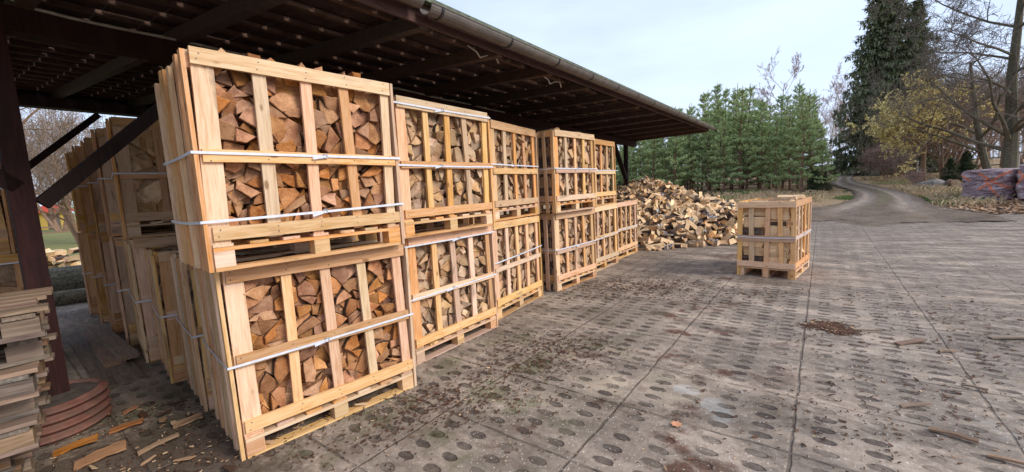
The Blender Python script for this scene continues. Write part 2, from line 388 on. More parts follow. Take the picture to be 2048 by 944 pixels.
    # logs
    M=Matrix.Translation((x,y,z))@Matrix.Rotation(R(yaw),4,'Z')@Matrix.Diagonal((1,1,sz,1))
    ps=[]
    ztop=H-.03
    if not nofront:
        for p in cells(.035,CL-.035,.165,ztop,n,rng):
            q=[(min(CL-.034,max(.034,v[0]+(rng.uniform(0,.022 if pal<3 else .05) if v[0]<.06 else -rng.uniform(0,.022 if pal<3 else .05) if v[0]>CL-.06 else 0))),v[1]+(rng.uniform(-.035,.05) if v[1]>ztop-.03 else 0)) for v in p]
            q=tidy(q)
            if len(q)>=3 and area(q)>.0012: ps.append(wedge(q,rng))
    if heap:
        for k in range(heap):
            cx=.12+(CL-.24)*(k+.5)/heap+rng.uniform(-.03,.03); s=rng.uniform(.045,.07); th=rng.uniform(0,6.28); m_=rng.choice((3,4,4))
            ps.append([(cx+s*math.cos(th+i*2*math.pi/m_)*rng.uniform(.8,1.3),ztop+.030+rng.uniform(-.01,.02)+s*.8*math.sin(th+i*2*math.pi/m_)) for i in range(m_)])
    for p in ps:
        d=.004+rng.random()**1.2*.062
        if individual and INDIV[0]<300:
            c=cent(p); mb=MB(); cc=(c[0],t*2+.01+d,c[1]); log_geo(mb,p,t*2+.006+d,.37+d*.4,rng,cc)
            o=mb.build('firewood_log',LOGMATS[pal],None); o.matrix_world=M@Matrix.Translation(cc); tag(o,individual[0],'firewood log',individual[1]); INDIV[0]+=1
        else:
            mb=MB(); log_geo(mb,p,t*2+.006+d,.37+d*.4,rng,(0,0,0),bark=.55 if pal==3 else .6); xf(mb,STUFF_LOGS[pal],M)
    if not nofront:
        for p in cells(.04,CL-.04,.17,ztop-.02,int(n*.9),rng):
            q=tidy(p)
            if len(q)>=3 and area(q)>.0012:
                mb=MB(); log_geo(mb,wedge(q,rng),t*2+.065+rng.uniform(0,.03),.36,rng,(0,0,0)); xf(mb,STUFF_LOGS[pal],M)
    for p in cells(.035,CL-.035,.165,ztop,int(n*.8),rng):
        q=tidy([(min(CL-.034,max(.034,v[0]+(rng.uniform(0,.025 if pal<3 else .05) if v[0]<.06 else -rng.uniform(0,.025 if pal<3 else .05) if v[0]>CL-.06 else 0))),v[1]+(rng.uniform(-.03,.05) if v[1]>ztop-.03 else 0)) for v in p])
        if len(q)<3 or area(q)<.0012: continue
        mb=MB(); log_geo(mb,q,.42+rng.uniform(-.02,.02),CD-t*2-.006-rng.uniform(0,.02),rng,(0,0,0),bark=.55 if pal==3 else .6); xf(mb,STUFF_LOGS[pal],M)
    return root
G2='strapped firewood crates stacked under the shed roof'
crate('u1',-1.672,2.262,CH+.003,47.9,'upper crate of the nearest stack, heaped with brown logs and bound by two straps',11,1,132,((.665,-.005),(.285,.03)),('brown split log packed in the upper crate of the nearest stack','logs in the upper crate of the nearest stack'),heap=7,group=G2)
crate('c1',-1.733,2.399,0,45.3,'bottom crate of the nearest stack, its strap sagging round the streaked corner board',12,1,138,((.62,.015),),('brown split log packed in the bottom crate of the nearest stack','logs in the bottom crate of the nearest stack'),group=G2)
crate('u2',-.93,3.57,CH+.003,53,'upper crate of the second stack with one strap along its top rail',13,2,124,((1.165,0),(.64,0)),('tan split log in the upper crate behind the nearest stack','logs in the upper crate behind the nearest stack'),group=G2)
crate('c2',-.955,3.69,0,53.4,'lower crate of the second stack with straps on middle and top rails',14,2,124,((.64,.005),(1.14,0)),('tan split log in the lower crate behind the nearest stack','logs in the lower crate behind the nearest stack'),group=G2)
crate('u3',-.19,5.0,CH+.003,60,'upper crate of the third stack, its strap lying just above the middle rail',15,2,92,((.70,0),),group=G2)
crate('c3',-.226,4.93,0,58.7,'lower crate of the third stack with its strap slanting across the slats',16,2,92,((.72,.05),),group=G2)
crate('u4',.685,6.03,CH+.003,50.5,'upper crate of the stack that juts forward, its slatted end showing log sides',17,2,86,((.66,0),),group=G2)
crate('c4',.668,6.165,0,50,'lower crate of the stack that juts forward towards the yard',18,2,86,((.66,0),),group=G2)
crate('u5',1.40,7.30,CH+.003,53,'upper crate of the last double stack, nearest the far shed post',19,2,80,((.66,0),),group=G2)
crate('c5',1.42,7.33,0,52.5,'lower crate of the last double stack with a slanting strap',20,2,80,((.60,.05),),group=G2)
crate('c6',2.205,8.60,0,52.3,'single unstacked crate closing the row beside the log pile',21,2,80,((.64,0),),group=G2)
crate('r',4.286,6.123,0,45.3,'lone firewood crate standing free out in the yard, open top full of pale logs',31,3,96,((.66,0),),left_rails_out=True,heap=8)
# depth rows seen from their ends
dep=['second lower crate back from the corner of the nearest stack, nothing stacked on it','third lower crate back from the nearest stack, the last with an open top',
     'lower crate inside the shed under the one showing pale half-round log ends','lower crate in the middle of the row running to the rear of the shed','lower crate third from the rear end of the shed','lower crate second from the rear end of the shed','lower crate at the rear end of the shed beside the open lawn']
rj=random.Random(19)
for i,lb in enumerate(dep): crate('b',-2.45-.70*i+rj.uniform(-.03,.03),3.04+.545*i,0,45+rj.uniform(-1.2,1.2),lb,41+i,2,56,((.62+.02*(i%2),-.01),),group=G2,sz=1 if i<2 else 1.07)
dup_=['upper crate inside the shed showing pale half-round log ends behind the diagonal brace','upper crate right behind the one crossed by the diagonal brace','upper crate third from the rear end of the shed','upper crate second from the rear end of the shed','upper crate at the rear end of the shed, its end boards against the sky']
for i,lb in enumerate(dup_): crate('b',-3.90-.69*i,4.15+.545*i,1.314,45+rj.uniform(-1.2,1.2),lb,61+i,3 if i==0 else 2,48,((.66,0),),group=G2)
# far left pair beside the post
crate('l',-5.93,3.36,0,45.5,'lower crate at the picture edge behind the stack of old pallets',71,2,44,((1.13,0),),group=G2)
crate('l',-5.97,3.30,CH+.003,45.5,'upper crate at the picture edge beside the near shed post',72,2,44,((.66,0),),group=G2)
for k,mb in STUFF_LOGS.items(): pass
allmb=MB()
for k,(a) in enumerate((1,2,3)):
    mb=STUFF_LOGS[a]; b=len(allmb.v); allmb.v+=mb.v; allmb.f+=[tuple(b+i for i in f) for f in mb.f]; allmb.m+=[q+3*k for q in mb.m]
tag(allmb.build('crated_firewood',LOGMATS[1]+LOGMATS[2]+LOGMATS[3]),'split logs filling the other crates','firewood',kind='stuff')
# ------------------------------------------------------------------ shed
az=R(34.5); dr=Vector((math.sin(az),math.cos(az),0)); pr=Vector((math.cos(az),-math.sin(az),0)); P1=Vector((-3.44,2.97,0))
def sp(t,u,z): return P1+dr*t+pr*u+Vector((0,0,z))
shed=empty('open_shed',P1,math.pi/2-az); tag(shed,'long open timber shed with dark brown posts and a tiled lean-to roof over the crates','shed')
inv=(Matrix.Translation(P1)@Matrix.Rotation(math.pi/2-az,4,'Z')).inverted()
def L(t,u,z): return Vector((t,u*-1,z))      # local: x along the row, y to the rear
def shbar(name,p,q,w,h,up=(0,0,1),mat=DW,par=shed,seg=1,jit=0):
    mb=MB(); mb.bar(p,q,w,h,up,0,seg,jit,random.Random(5)); return mb.build(name,mat,par)
T0,T1=-4.5,13.9
def gut(t): f=(t-1.87)/12.23; return 2.2+.2*f, 2.935+.21*f     # overhang, gutter centre height
for t in (0,4.3,8.6,12.9): shbar('post',L(t-(.04 if t==0 else 0),0,.28 if t==0 else .02),L(t-(.04 if t==0 else 0),0,2.87),.12,.12,(0,1,0))
RZ=3.24
for t in (-4,.45,5,9.5,13.4): shbar('post',L(t,-5,0),L(t,-5,RZ),.14,.14,(0,1,0))
for t in (0,4.3,8.6,12.9):
    if t<12: shbar('brace',L(t+.05,0,1.68),L(t+1.22,0,2.86),.09,.12,(0,1,0))
    shbar('brace',L(t-.05,0,1.80),L(t-1.1,0,2.86),.09,.12,(0,1,0))
for t in (.45,5,9.5): shbar('brace',L(t+.05,-5,2.25),L(t+1.0,-5,3.2),.09,.11,(0,1,0))
shbar('front_beam',L(T0,0,2.955),L(13.85,0,2.955),.14,.17)
shbar('rear_beam',L(T0,-5,RZ+.08),L(T1,-5,RZ+.08),.14,.16); shbar('rear_fascia',L(T0,-5.24,RZ+.20),L(T1,-5.24,RZ+.20),.03,.36)
def rz(t,u):                       # underside of rafters
    ug,zg=gut(t); zf=zg-.045
    if u>=0: return 3.042+(zf-3.042)*u/ug
    return 3.042+(RZ+.162-3.042)*(-u/5)
rt=[-3.9,-2.9,-1.9,-.9,.12,1.02,1.95,2.95,3.95,5.0,6.1,7.2,8.3,9.4,10.5,11.6,12.7,13.75]
for t in rt:
    ug,_=gut(t); mb=MB(); w=.085; hh=.11
    us=[ug-.10,0,-5.22]; vs=[]
    for u in us:
        z=rz(t,u)
        for a,b in ((-w/2,0),(w/2,0),(w/2,hh),(-w/2,hh)): vs.append(L(t+a,u,z+b))
    fs=[(0,1,2,3),(8,11,10,9)]
    for i in range(2):
        for k in range(4): fs.append((4*i+k,4*i+4+k,4*i+4+(k+1)%4,4*i+(k+1)%4))
    mb.add([v-L(t,0,3.05) for v in vs],fs); mb.build('rafter',DWX,shed,loc=L(t,0,3.05))
nb=21
for k in range(nb):
    f=k/(nb-1); mb=MB(); n=18
    for i in range(n):
        ta,tb=T0+(T1+.12-T0)*i/n,T0+(T1+.12-T0)*(i+1)/n
        ua=(gut(ta)[0]-.06)*(1-f)-5.2*f; ub=(gut(tb)[0]-.06)*(1-f)-5.2*f
        mb.bar(L(ta,ua,rz(ta,ua)+.111+.019),L(tb,ub,rz(tb,ub)+.111+.019),.05,.036)
    mb.build('batten',BAT,shed)
# tile courses, each course overlapping the next one; small gaps at the joints let light through
mb=MB(); rng=random.Random(3)
nc=nb-1; pitch=.30
for k in range(nc):
    f0,f1=k/(nb-1),(k+1)/(nb-1); t=T0-.05
    while t<T1+.12:
        tb=min(t+pitch,T1+.16)
        for (a,b,g) in ((t+.004,tb-.03,0),(tb-.03,tb-.002,.022)):
            ug=gut((a+b)/2)[0]+.02; ua=ug*(1-f0)-5.22*f0+ (-g*.0); ub=ug*(1-f1)-5.22*f1+g
            za,zb=rz(a,ua)+.156,rz(a,ub)+.149; th=.014
            j=rng.uniform(-.003,.003)
            vs=[L(a,ua,za+.006+j),L(b,ua,za+.006+j),L(b,ub,zb+j),L(a,ub,zb+j)]; vs+= [v+Vector((0,0,th)) for v in vs]
            mb.add(vs,[(0,1,2,3),(4,7,6,5),(0,4,5,1),(1,5,6,2),(2,6,7,3),(3,7,4,0)])
        t=tb
mb.build('tile_roof',TILE,shed)
mb=MB(); vs=[]
for i in range(25):
    t=T0+(T1+.2-T0)*i/24; ug,zg=gut(t)
    for (a,b) in ((-.30,.202),(.036,.184),(.036,.150),(-.30,.190)): vs.append(L(t,ug+a,zg-.045+b))
fs=[]
for i in range(24):
    for k in range(4): fs.append((4*i+k,4*i+(k+1)%4,4*i+4+(k+1)%4,4*i+4+k))
fs+=[(3,2,1,0),(96,97,98,99)]; mb.add(vs,fs); mb.build('mossy_verge',MOSS,shed)
# gutter, half round, in two runs with a gap at the joint
def gutter(ta,tb,dz):
    mb=MB(); n=11; rr=.066; vs=[]; ns=24
    for i in range(ns+1):
        t=ta+(tb-ta)*i/ns; ug,zg=gut(t)
        for k in range(n):
            a=math.pi+math.pi*k/(n-1)
            for r_ in (rr,rr-.004): vs.append(L(t,ug+.04+r_*math.cos(a),zg+.066+dz+r_*math.sin(a)))
    fs=[]
    for i in range(ns):
        for k in range(n-1):
            b=i*2*n+2*k; c=b+2*n; fs+=[(b,c,c+2,b+2),(b+1,b+3,c+3,c+1)]
    for b in (0,ns*2*n):
        for k in range(n-1): q=b+2*k; fs.append((q,q+1,q+3,q+2))
    for i in range(ns):
        for k in (0,n-1): b=i*2*n+2*k; fs.append((b,b+1,b+2*n+1,b+2*n))
    mb.add(vs,fs); g=mb.build('gutter',GUT,shed,smooth=False)
    # rolled front lip
    mb=MB(); mb.tube([L(ta+(tb-ta)*i/20,gut(ta+(tb-ta)*i/20)[0]+.04+rr,gut(ta+(tb-ta)*i/20)[1]+.068+dz) for i in range(21)],.006,6); mb.build('rim',GUT,g)
    t=ta+.12
    while t<tb:
        ug,zg=gut(t); mb=MB(); vs=[]
        for s in (-.012,.012):
            for k in range(n):
                a=math.pi+math.pi*k/(n-1)
                for r_ in (rr+.006,rr+.001): vs.append(L(t+s,ug+.04+r_*math.cos(a),zg+.066+dz+r_*math.sin(a)))
        fs=[]
        for k in range(n-1):
            b=2*k; c=b+2*n; fs+=[(b,b+2,c+2,c),(b+1,c+1,c+3,b+3),(b,c,c+1,b+1)]
        mb.add(vs,fs); mb.bar(L(t,ug-.04,zg+.05+dz),L(t,ug-.2,zg+.10),.024,.005); mb.build('bracket',CABD,g); t+=.92
gutter(T0,1.78,.03); gutter(1.84,14.12,0)
shbar('fascia_board',L(T0,gut(T0)[0]-.085,gut(T0)[1]+.04),L(T1,gut(T1)[0]-.085,gut(T1)[1]+.04),.022,.13,mat=DWX)
# rear plank wall behind the crates
mb=MB(); t=2.05; rng=random.Random(8)
while t<11.5:
    w=rng.uniform(.14,.2); mb.box((t,5.27,.05),(t+w-.006,5.295,3.30)); t+=w
mb.build('rear_wall',DW,shed)
# cables
mb=MB(); pts=[L(.0,.09,3.45),L(.02,.09,3.16),L(.06,.085,3.08),L(.14,.08,3.05)]+[L(.14+.2*i,.078,3.045-.006*math.sin(i)) for i in range(1,30)]
mb.tube(pts,.012,8); mb.build('cable',CABLE,shed,smooth=True)
mb=MB(); mb.box((-.06,-.115,3.05),(.0,-.075,3.4)); mb.build('conduit_box',CABLE,shed)
mb=MB(); mb.tube([L(1.5+.35*i,.12,2.855-.03*abs(math.sin(i*.7))) for i in range(26)],.009,6); mb.build('cable',CABD,shed)
for t,uu in ((2.6,2.0),(4.0,2.0)):
    mb=MB(); mb.tube([L(t+.1*i,uu+.02*math.sin(i*2.),2.93+.03*math.cos(i*1.7)) for i in range(6)],.008,5); mb.build('loose_wire',CABLE,shed)
# ------------------------------------------------------------------ corrugated pipe footing
RED=None
tt=NT('terracotta_pipe',.7,.25); oz=tt.sep(tt.coord())[2]; n_=tt.noise(tt.coord(),9,4,.6); colr=tt.ramp(n_,[(.3,(.15,.06,.045)),(.7,(.28,.13,.10))])
dirt_=tt.ss(tt.noise(tt.coord(),11,4,.6),.42,.62); RED=tt.done(tt.mix(tt.mt('MULTIPLY',dirt_,.6),colr,(.13,.09,.07)))
CONC=plain('old_concrete',(.10,.08,.07),.9,.2,.4,14)
pipe=empty('corrugated_pipe',(P1.x-.06,P1.y-.08,0)); tag(pipe,'short ring of reddish corrugated pipe round the foot of the near post','pipe ring')
mb=MB(); prof=[]; 
for i in range(41):
    z=.015+.26*i/40; rr=.315+.02*math.cos((z-.015)/.26*math.pi*2*4.0+math.pi); prof.append((rr,z))
prof+=[(.285,.275),(.285,.2)]
ns=56; vs=[]
for k in range(ns):
    a=2*math.pi*k/ns; vs+=[(r_*math.cos(a),r_*math.sin(a),z+.004*math.sin(3*a)) for r_,z in prof]
m_=len(prof); fs=[]
for k in range(ns):
    for i in range(m_-1): 
        a=k*m_+i; b=((k+1)%ns)*m_+i; fs.append((a,b,b+1,a+1))
mb.add(vs,fs); mb.build('pipe_wall',RED,pipe,smooth=True)
mb=MB(); ns=40; vs=[(0,0,.262)]+[(.292*math.cos(2*math.pi*k/ns),.292*math.sin(2*math.pi*k/ns),.245+.012*mn.noise(Vector((k*.7,1,1)))) for k in range(ns)]
mb.add(vs,[(0,1+k,1+(k+1)%ns) for k in range(ns)]); mb.build('concrete_fill',CONC,pipe)
# plate under post
mb=MB(); mb.box((-.11,-.11,.255),(.11,.11,.279)); mb.build('base_plate',CONC,pipe)
# ------------------------------------------------------------------ old pallets
GW2=((.36,.26,.185),(.25,.175,.12),(.14,.095,.065)); OX2=board_mat('brown_old_board','x',*GW2,stain=.6)
def pallet(x,y,z,yaw,seed,label,light=False):
    rng=random.Random(seed); root=empty('wooden_pallet',(x,y,z),R(yaw)); tag(root,label,'pallet','old pallets stacked by the near post')
    mx_=[OX,OX2,OX,OX2][seed%4]; my_=OY
    for k in range(3):
        yy=.06+k*.34; mb=MB(); mb.bar((0,yy,.012),(1.2,yy,.012),.10,.022,(0,0,1),0,4,.003,rng); mb.build('bottom_board',mx_,root)
        for xx in (.07,.6,1.13): mb=MB(); mb.box((xx-.06,yy-.05,.024),(xx+.06,yy+.05,.1)); mb.build('block',OX2 if rng.random()<.5 else OX,root)
    for xx in (.07,.6,1.13): mb=MB(); mb.bar((xx,.0,.111),(xx,.8,.111),.10,.02,(0,0,1),0,4,.003,rng); mb.build('cross_board',my_,root)
    for k in range(6):
        yy=.05+k*.14; e=rng.uniform(-.03,.03)
        mb=MB(); mb.bar((0+e,yy,.133),(1.2+e,yy,.133+rng.uniform(-.0,.004)),.095,.021,(0,0,1),0,5,.004,rng); mb.build('deck_board',mx_,root)
    return root
plab=['bottom pallet','second pallet from the bottom','third pallet from the bottom','fourth pallet from the bottom','fifth pallet from the bottom','third pallet from the top','second pallet from the top','topmost pallet']
offs=[(-.16,0,0),(-.12,.02,-3),(-.13,-.01,2),(-.06,.03,-4),(-.05,.04,1),(.0,.0,-5),(.03,.02,2),(.06,-.01,-2)]
for k in range(8):
    ox,oy,a=offs[k]; pallet(-3.20+ox*1.5,1.07+oy,.145*k,49+a,80+k,plab[k]+' in the grey weathered stack by the near post')
rng=random.Random(9)
mb=MB(); mb.bar((-.55,0,0),(.55,0,0),.16,.028,(0,0,1),0,6,.004,rng); o=mb.build('loose_plank',OX); o.location=(-2.42,1.66,.14); o.rotation_euler=(R(50),R(8),R(40)); tag(o,'weathered board leaning low against the pallet stack','plank')
# boards on the shed floor
def plank(p,q,w,h,z,label,mat=OX,rx=0):
    p=Vector((p[0],p[1],0)); q=Vector((q[0],q[1],0)); c=(p+q)/2; d=q-p; Ln=d.length; mb=MB(); mb.bar((-Ln/2,0,0),(Ln/2,0,0),w,h,(0,0,1),0,6,.004,random.Random(w*1000))
    o=mb.build('plank',mat); o.location=(c.x,c.y,z); o.rotation_euler=(rx,0,math.atan2(d.y,d.x)); tag(o,label,'plank','boards lying on the shed floor'); return o
plank((-5.75,5.30),(-3.65,3.62),.34,.025,.017,'widest dark board lying flat on the shed floor beneath two narrower ones',OX)
plank((-5.55,5.20),(-4.13,4.05),.16,.04,.050,'middle board of three on the shed floor, partly under a thicker plank',OX2)
plank((-5.62,5.32),(-4.02,4.10),.15,.05,.096,'thick pale plank lying topmost of three on the shed floor',OX2)
# ------------------------------------------------------------------ log pile
PILE=MB(); protos=[]
def pile_proto(seed):
    rng=random.Random(seed); mb=MB(); k=rng.random(); r_=rng.uniform(.066,.100); Ls=rng.uniform(.33,.42)
    if k<.68: # wedge with bark arc
        a=rng.uniform(.9,1.7); P=[(0,0)]+[(r_*1.3*math.cos(a*i/4-a/2),r_*1.3*math.sin(a*i/4-a/2)) for i in range(5)]; kinds=[1,2,2,2,2,1]
    elif k<.8:
        P=[(-r_,-r_*.5),(r_*.9,-r_*.6),(r_*.8,r_*.4),(-r_*.7,r_*.6)]; P=[(x+rng.uniform(-.012,.012),y+rng.uniform(-.012,.012)) for x,y in P]; kinds=[1,2,1,2] if rng.random()<.6 else [1,1,1,1]
    else:
        P=[(r_*math.cos(math.pi*i/6),r_*math.sin(math.pi*i/6)) for i in range(7)]; kinds=[2]*6+[1]
    cx,cy=cent(P); P=[(a-cx,b-cy) for a,b in P]; m=len(P); vs=[]
    for s in range(4):
        y=-Ls/2+Ls*s/3; tw=rng.uniform(-.05,.05); sc=rng.uniform(.93,1.06); ox,oz=rng.uniform(-.005,.005),rng.uniform(-.005,.005)
        for (a,b) in P: vs.append((sc*(a*math.cos(tw)-b*math.sin(tw))+ox,y,sc*(a*math.sin(tw)+b*math.cos(tw))+oz))
    fs=[tuple(range(m))]; mi=[0]
    for s in range(3):
        for i in range(m): j=(i+1)%m; fs.append((s*m+i,(s+1)*m+i,(s+1)*m+j,s*m+j)); mi.append(kinds[i])
    fs.append(tuple(3*m+i for i in range(m))[::-1]); mi.append(0)
    mb.add(vs,[f[::-1] for f in fs],mi); return mb
PM=[PE,PS,PB]
PR=[pile_proto(200+i) for i in range(16)]; PRM=[p.mesh('split_log',PM) for p in PR]
bumps=[(4.5,13.6,2.0,1.62),(3.7,12.3,1.6,1.35),(5.4,12.2,1.5,1.12),(6.3,11.9,1.1,.85),(4.8,10.9,1.1,.80),(3.4,11.0,1.0,.75),(5.9,10.9,.9,.72),(3.0,12.8,1.3,1.1)]
def PH(x,y):
    h=0
    for bx,by,br,bh in bumps:
        d=math.hypot(x-bx,y-by)/br; h=max(h,bh*max(0,1-(d/1.35)**1.6)) 
    f=(y-9.75)+max(0,(4.2-x))*.1
    return min(h,max(0,f*.85))
rng=random.Random(77); cand=[]
for i in range(44):
    for j in range(48):
        x=1.9+.15*(i+rng.uniform(-.4,.4)); y=9.5+.15*(j+rng.uniform(-.4,.4))*.85; h=PH(x,y)
        if h>.03 or (9.6<y<11 and 3.0<x<6.4 and rng.random()<.05): cand.append((x,y,h))
def lrot(rng,h):
    return Matrix.Rotation(rng.uniform(0,6.28),4,'Z')@Matrix.Rotation(rng.gauss(0,.5) if h>.1 else rng.gauss(0,.08),4,'X')@Matrix.Rotation(rng.uniform(0,6.28),4,'Y')
def hits(x,y,h):   # visible side: sees towards the camera
    gx=(PH(x+.1,y)-PH(x-.1,y))/.2; gy=(PH(x,y+.1)-PH(x,y-.1))/.2
    n=Vector((-gx,-gy,1)).normalized(); v=(Vector((0,0,1.6))-Vector((x,y,h))).normalized(); return n.dot(v)
rng.shuffle(cand); front=sorted([c for c in cand if hits(*c)>.02 and math.degrees(math.atan2(c[0],c[1]))>15],key=lambda c:math.hypot(c[0],c[1])-2.2*hits(*c))
sel=set(); 
taken=[]
for c in front:
    if len(taken)>=300: break
    if all((c[0]-d[0])**2+(c[1]-d[1])**2+(c[2]-d[2])**2>.165**2 for d in taken): taken.append(c); sel.add(c)
for c in taken:
    o=link('split_log',rng.choice(PRM)); h=c[2]; o.matrix_world=Matrix.Translation((c[0],c[1],max(.07,h+rng.uniform(-.01,.06))))@lrot(rng,h); o.scale=(lambda q:(q,q*rng.uniform(.8,1.1),q))(rng.uniform(.85,1.25)); tag(o,'freshly split log with pale faces and dark bark lying loose on the heap','split log','loose split logs on the heap')
for c in cand:
    for dz in ((0,-.16,-.3) if c not in sel else (-.15,-.3)):
        if c[2]+dz<.03 and dz<0: continue
        xf(rng.choice(PR),PILE,Matrix.Translation((c[0],c[1],max(.06,c[2]+dz+rng.uniform(-.02,.04))))@lrot(rng,c[2]))
tag(PILE.build('log_heap',PM),'heap of freshly split logs behind the row of crates','log heap',kind='stuff')
# ------------------------------------------------------------------ ground sheets
def sheet(name,x0,x1,y0,y1,step,mat,dz=0,keep=None,kind='structure'):
    nx=max(1,int((x1-x0)/step)); ny=max(1,int((y1-y0)/step)); vs=[]; fs=[]
    for j in range(ny+1):
        for i in range(nx+1):
            x=x0+(x1-x0)*i/nx; y=y0+(y1-y0)*j/ny; vs.append((x,y,T(x,y)+dz))
    for j in range(ny):
        for i in range(nx):
            a=j*(nx+1)+i
            if keep is None or keep(x0+(x1-x0)*(i+.5)/nx,y0+(y1-y0)*(j+.5)/ny): fs.append((a,a+1,a+nx+2,a+nx+1))
    mb=MB(); mb.add(vs,fs); o=mb.build(name,mat,smooth=True); o['kind']=kind; return o
# rough grass / litter
t=NT('grassland',.95,.1); p=t.geo('Position')
n1=t.noise(p,.22,4,.6); n2=t.noise(p,3.5,5,.7); n3=t.noise(p,26,3,.7)
dry=t.ramp(n3,[(.3,(.20,.125,.07)),(.5,(.34,.235,.14)),(.7,(.52,.40,.26))]); grn=t.ramp(n3,[(.3,(.06,.085,.025)),(.65,(.16,.20,.055))])
col=t.mix(t.ss(t.mt('ADD',t.mt('MULTIPLY',n1,.5),t.mt('MULTIPLY',n2,.5)),.53,.62),dry,grn)
leaf=t.vor(p,9,out=1); lm=t.mt('MULTIPLY',t.ss(t.noise(p,.5,3),.42,.55),t.ss(t.vor(p,9),.45,.3)); col=t.mix(t.mt('MULTIPLY',lm,.7),col,t.ramp(t.sep(leaf)[0],[(.1,(.16,.075,.035)),(.9,(.42,.25,.13))]))
dc=t.vm('LENGTH',t.vm('SUBTRACT',p,(3,3,0))); dm=t.mt('SUBTRACT',1,t.ss(t.mt('ADD',dc,t.mt('MULTIPLY',t.mt('SUBTRACT',n2,.5),5)),15.8,17.6))
_g=t.noise(p,90,3,.7); _f=t.noise(p,22,5,.75); mudc=t.ramp(t.mt('ADD',t.mt('MULTIPLY',_g,.4),t.mt('MULTIPLY',_f,.6)),[(.3,(.11,.081,.061)),(.5,(.22,.168,.129)),(.7,(.37,.30,.24))]); _c,_s=math.cos(R(37.3)),math.sin(R(37.3))
_st=t.noise(t.vm('MULTIPLY',t.comb(t.vm('DOT_PRODUCT',p,(_c,-_s,0)),t.vm('DOT_PRODUCT',p,(_s,_c,0)),0),(1,3.2,1)),6,6,.75); mudc=t.mix(t.mt('MULTIPLY',t.ss(_st,.53,.62),.6),mudc,(.36,.305,.255)); mudc=t.mix(t.mt('MULTIPLY',t.ss(_st,.50,.40),.85),mudc,(.06,.044,.036)); mudc=t.mix(t.mt('MULTIPLY',t.ss(t.noise(p,.6,4),.45,.6),.55),mudc,(.085,.064,.052)); lawn=t.ss(t.sep(p)[0],-8,-12)
col=t.mix(t.mt('MULTIPLY',lawn,.8),col,t.ramp(n3,[(.3,(.10,.13,.035)),(.65,(.26,.27,.10))])); col=t.mix(dm,col,mudc)
GRASS=t.done(col,t.bump(t.mt('ADD',n2,n3),.8,.05))
# one terrain sheet out to the horizon, finer near the camera
mb=MB(); rings=[0,4,8,11]+[12+.5*i for i in range(25)]+[25,26,27,28,30,32,34,36,38,41,44,47,50,54,58,62,66,70,75,90,120,170,260,420,700,1100]; nA=256; vs=[(0,0,0)]; fs=[]
for r_ in rings[1:]:
    for k in range(nA):
        a=2*math.pi*k/nA; x,y=r_*math.sin(a),r_*math.cos(a); vs.append((x,y,T(x,y) if r_<300 else T(x,y)*1.0))
for k in range(nA): fs.append((0,1+(k+1)%nA,1+k))
for i in range(len(rings)-2):
    for k in range(nA): a=1+i*nA+k; b=1+i*nA+(k+1)%nA; fs.append((a,b,b+nA,a+nA))
mb.add(vs,fs); g=mb.build('ground',GRASS,smooth=True); g['kind']='structure'
# perforated slabs
t=NT('slab_yard',.85,.25); p=t.geo('Position'); ang=R(37.3)
warp=t.vm('SCALE',t.vm('SUBTRACT',t.noise(p,3,3,.6,out=1),(.5,.5,.5)),.035)
pw=t.vm('ADD',p,warp); ca,sa=math.cos(ang),math.sin(ang)
A0=(0.21,2.16)    # a point on joint A
q=t.vm('SUBTRACT',pw,(A0[0],A0[1],0)); v=t.vm('DOT_PRODUCT',q,(sa,ca,0)); u=t.vm('DOT_PRODUCT',q,(ca,-sa,0))
U=1.03; V=.735
v0=t.vm('DOT_PRODUCT',t.vm('SUBTRACT',p,(A0[0],A0[1],0)),(sa,ca,0))
vs_=t.mt('ADD',t.mt('DIVIDE',v,V),.87); us_=t.mt('DIVIDE',u,U)
fu=t.mt('FRACT',us_); fv=t.mt('FRACT',vs_)
joint=t.mt('MINIMUM',t.mt('MULTIPLY',t.mt('MINIMUM',fu,t.mt('SUBTRACT',1,fu)),U),t.mt('MULTIPLY',t.mt('MINIMUM',fv,t.mt('SUBTRACT',1,fv)),V))
jm=t.mt('SUBTRACT',1,t.ss(t.mt('ADD',joint,t.mt('MULTIPLY',t.mt('SUBTRACT',t.noise(p,5,4,.7),.5),.03)),.003,.014))
hu=t.mt('SUBTRACT',t.mt('FRACT',t.mt('MULTIPLY',t.mt('DIVIDE',t.mt('SUBTRACT',fu,.04),.92),4)),.5)
hv=t.mt('SUBTRACT',t.mt('FRACT',t.mt('MULTIPLY',t.mt('DIVIDE',t.mt('SUBTRACT',fv,.05),.90),5)),.5)
hx=t.mt('MULTIPLY',hu,.237); hy=t.mt('MULTIPLY',hv,.132)
wn=t.sep(t.noise(p,9,3,.6,out=1)); hx=t.mt('ADD',hx,t.mt('MULTIPLY',t.mt('SUBTRACT',wn[0],.5),.03)); hy=t.mt('ADD',hy,t.mt('MULTIPLY',t.mt('SUBTRACT',wn[1],.5),.022))
hd=t.mt('SQRT',t.mt('ADD',t.mt('POWER',t.mt('DIVIDE',hx,.064),2),t.mt('POWER',t.mt('DIVIDE',hy,.033),2)))
big=t.noise(p,.35,3,.5); med=t.noise(p,1.6,4,.6); fine=t.noise(p,22,5,.75); grit=t.noise(p,90,3,.7)
hole=t.mt('SUBTRACT',1,t.ss(t.mt('ADD',hd,t.mt('MULTIPLY',t.mt('SUBTRACT',fine,.5),.35)),.84,1.06))
px_,py_,pz_=t.sep(p)
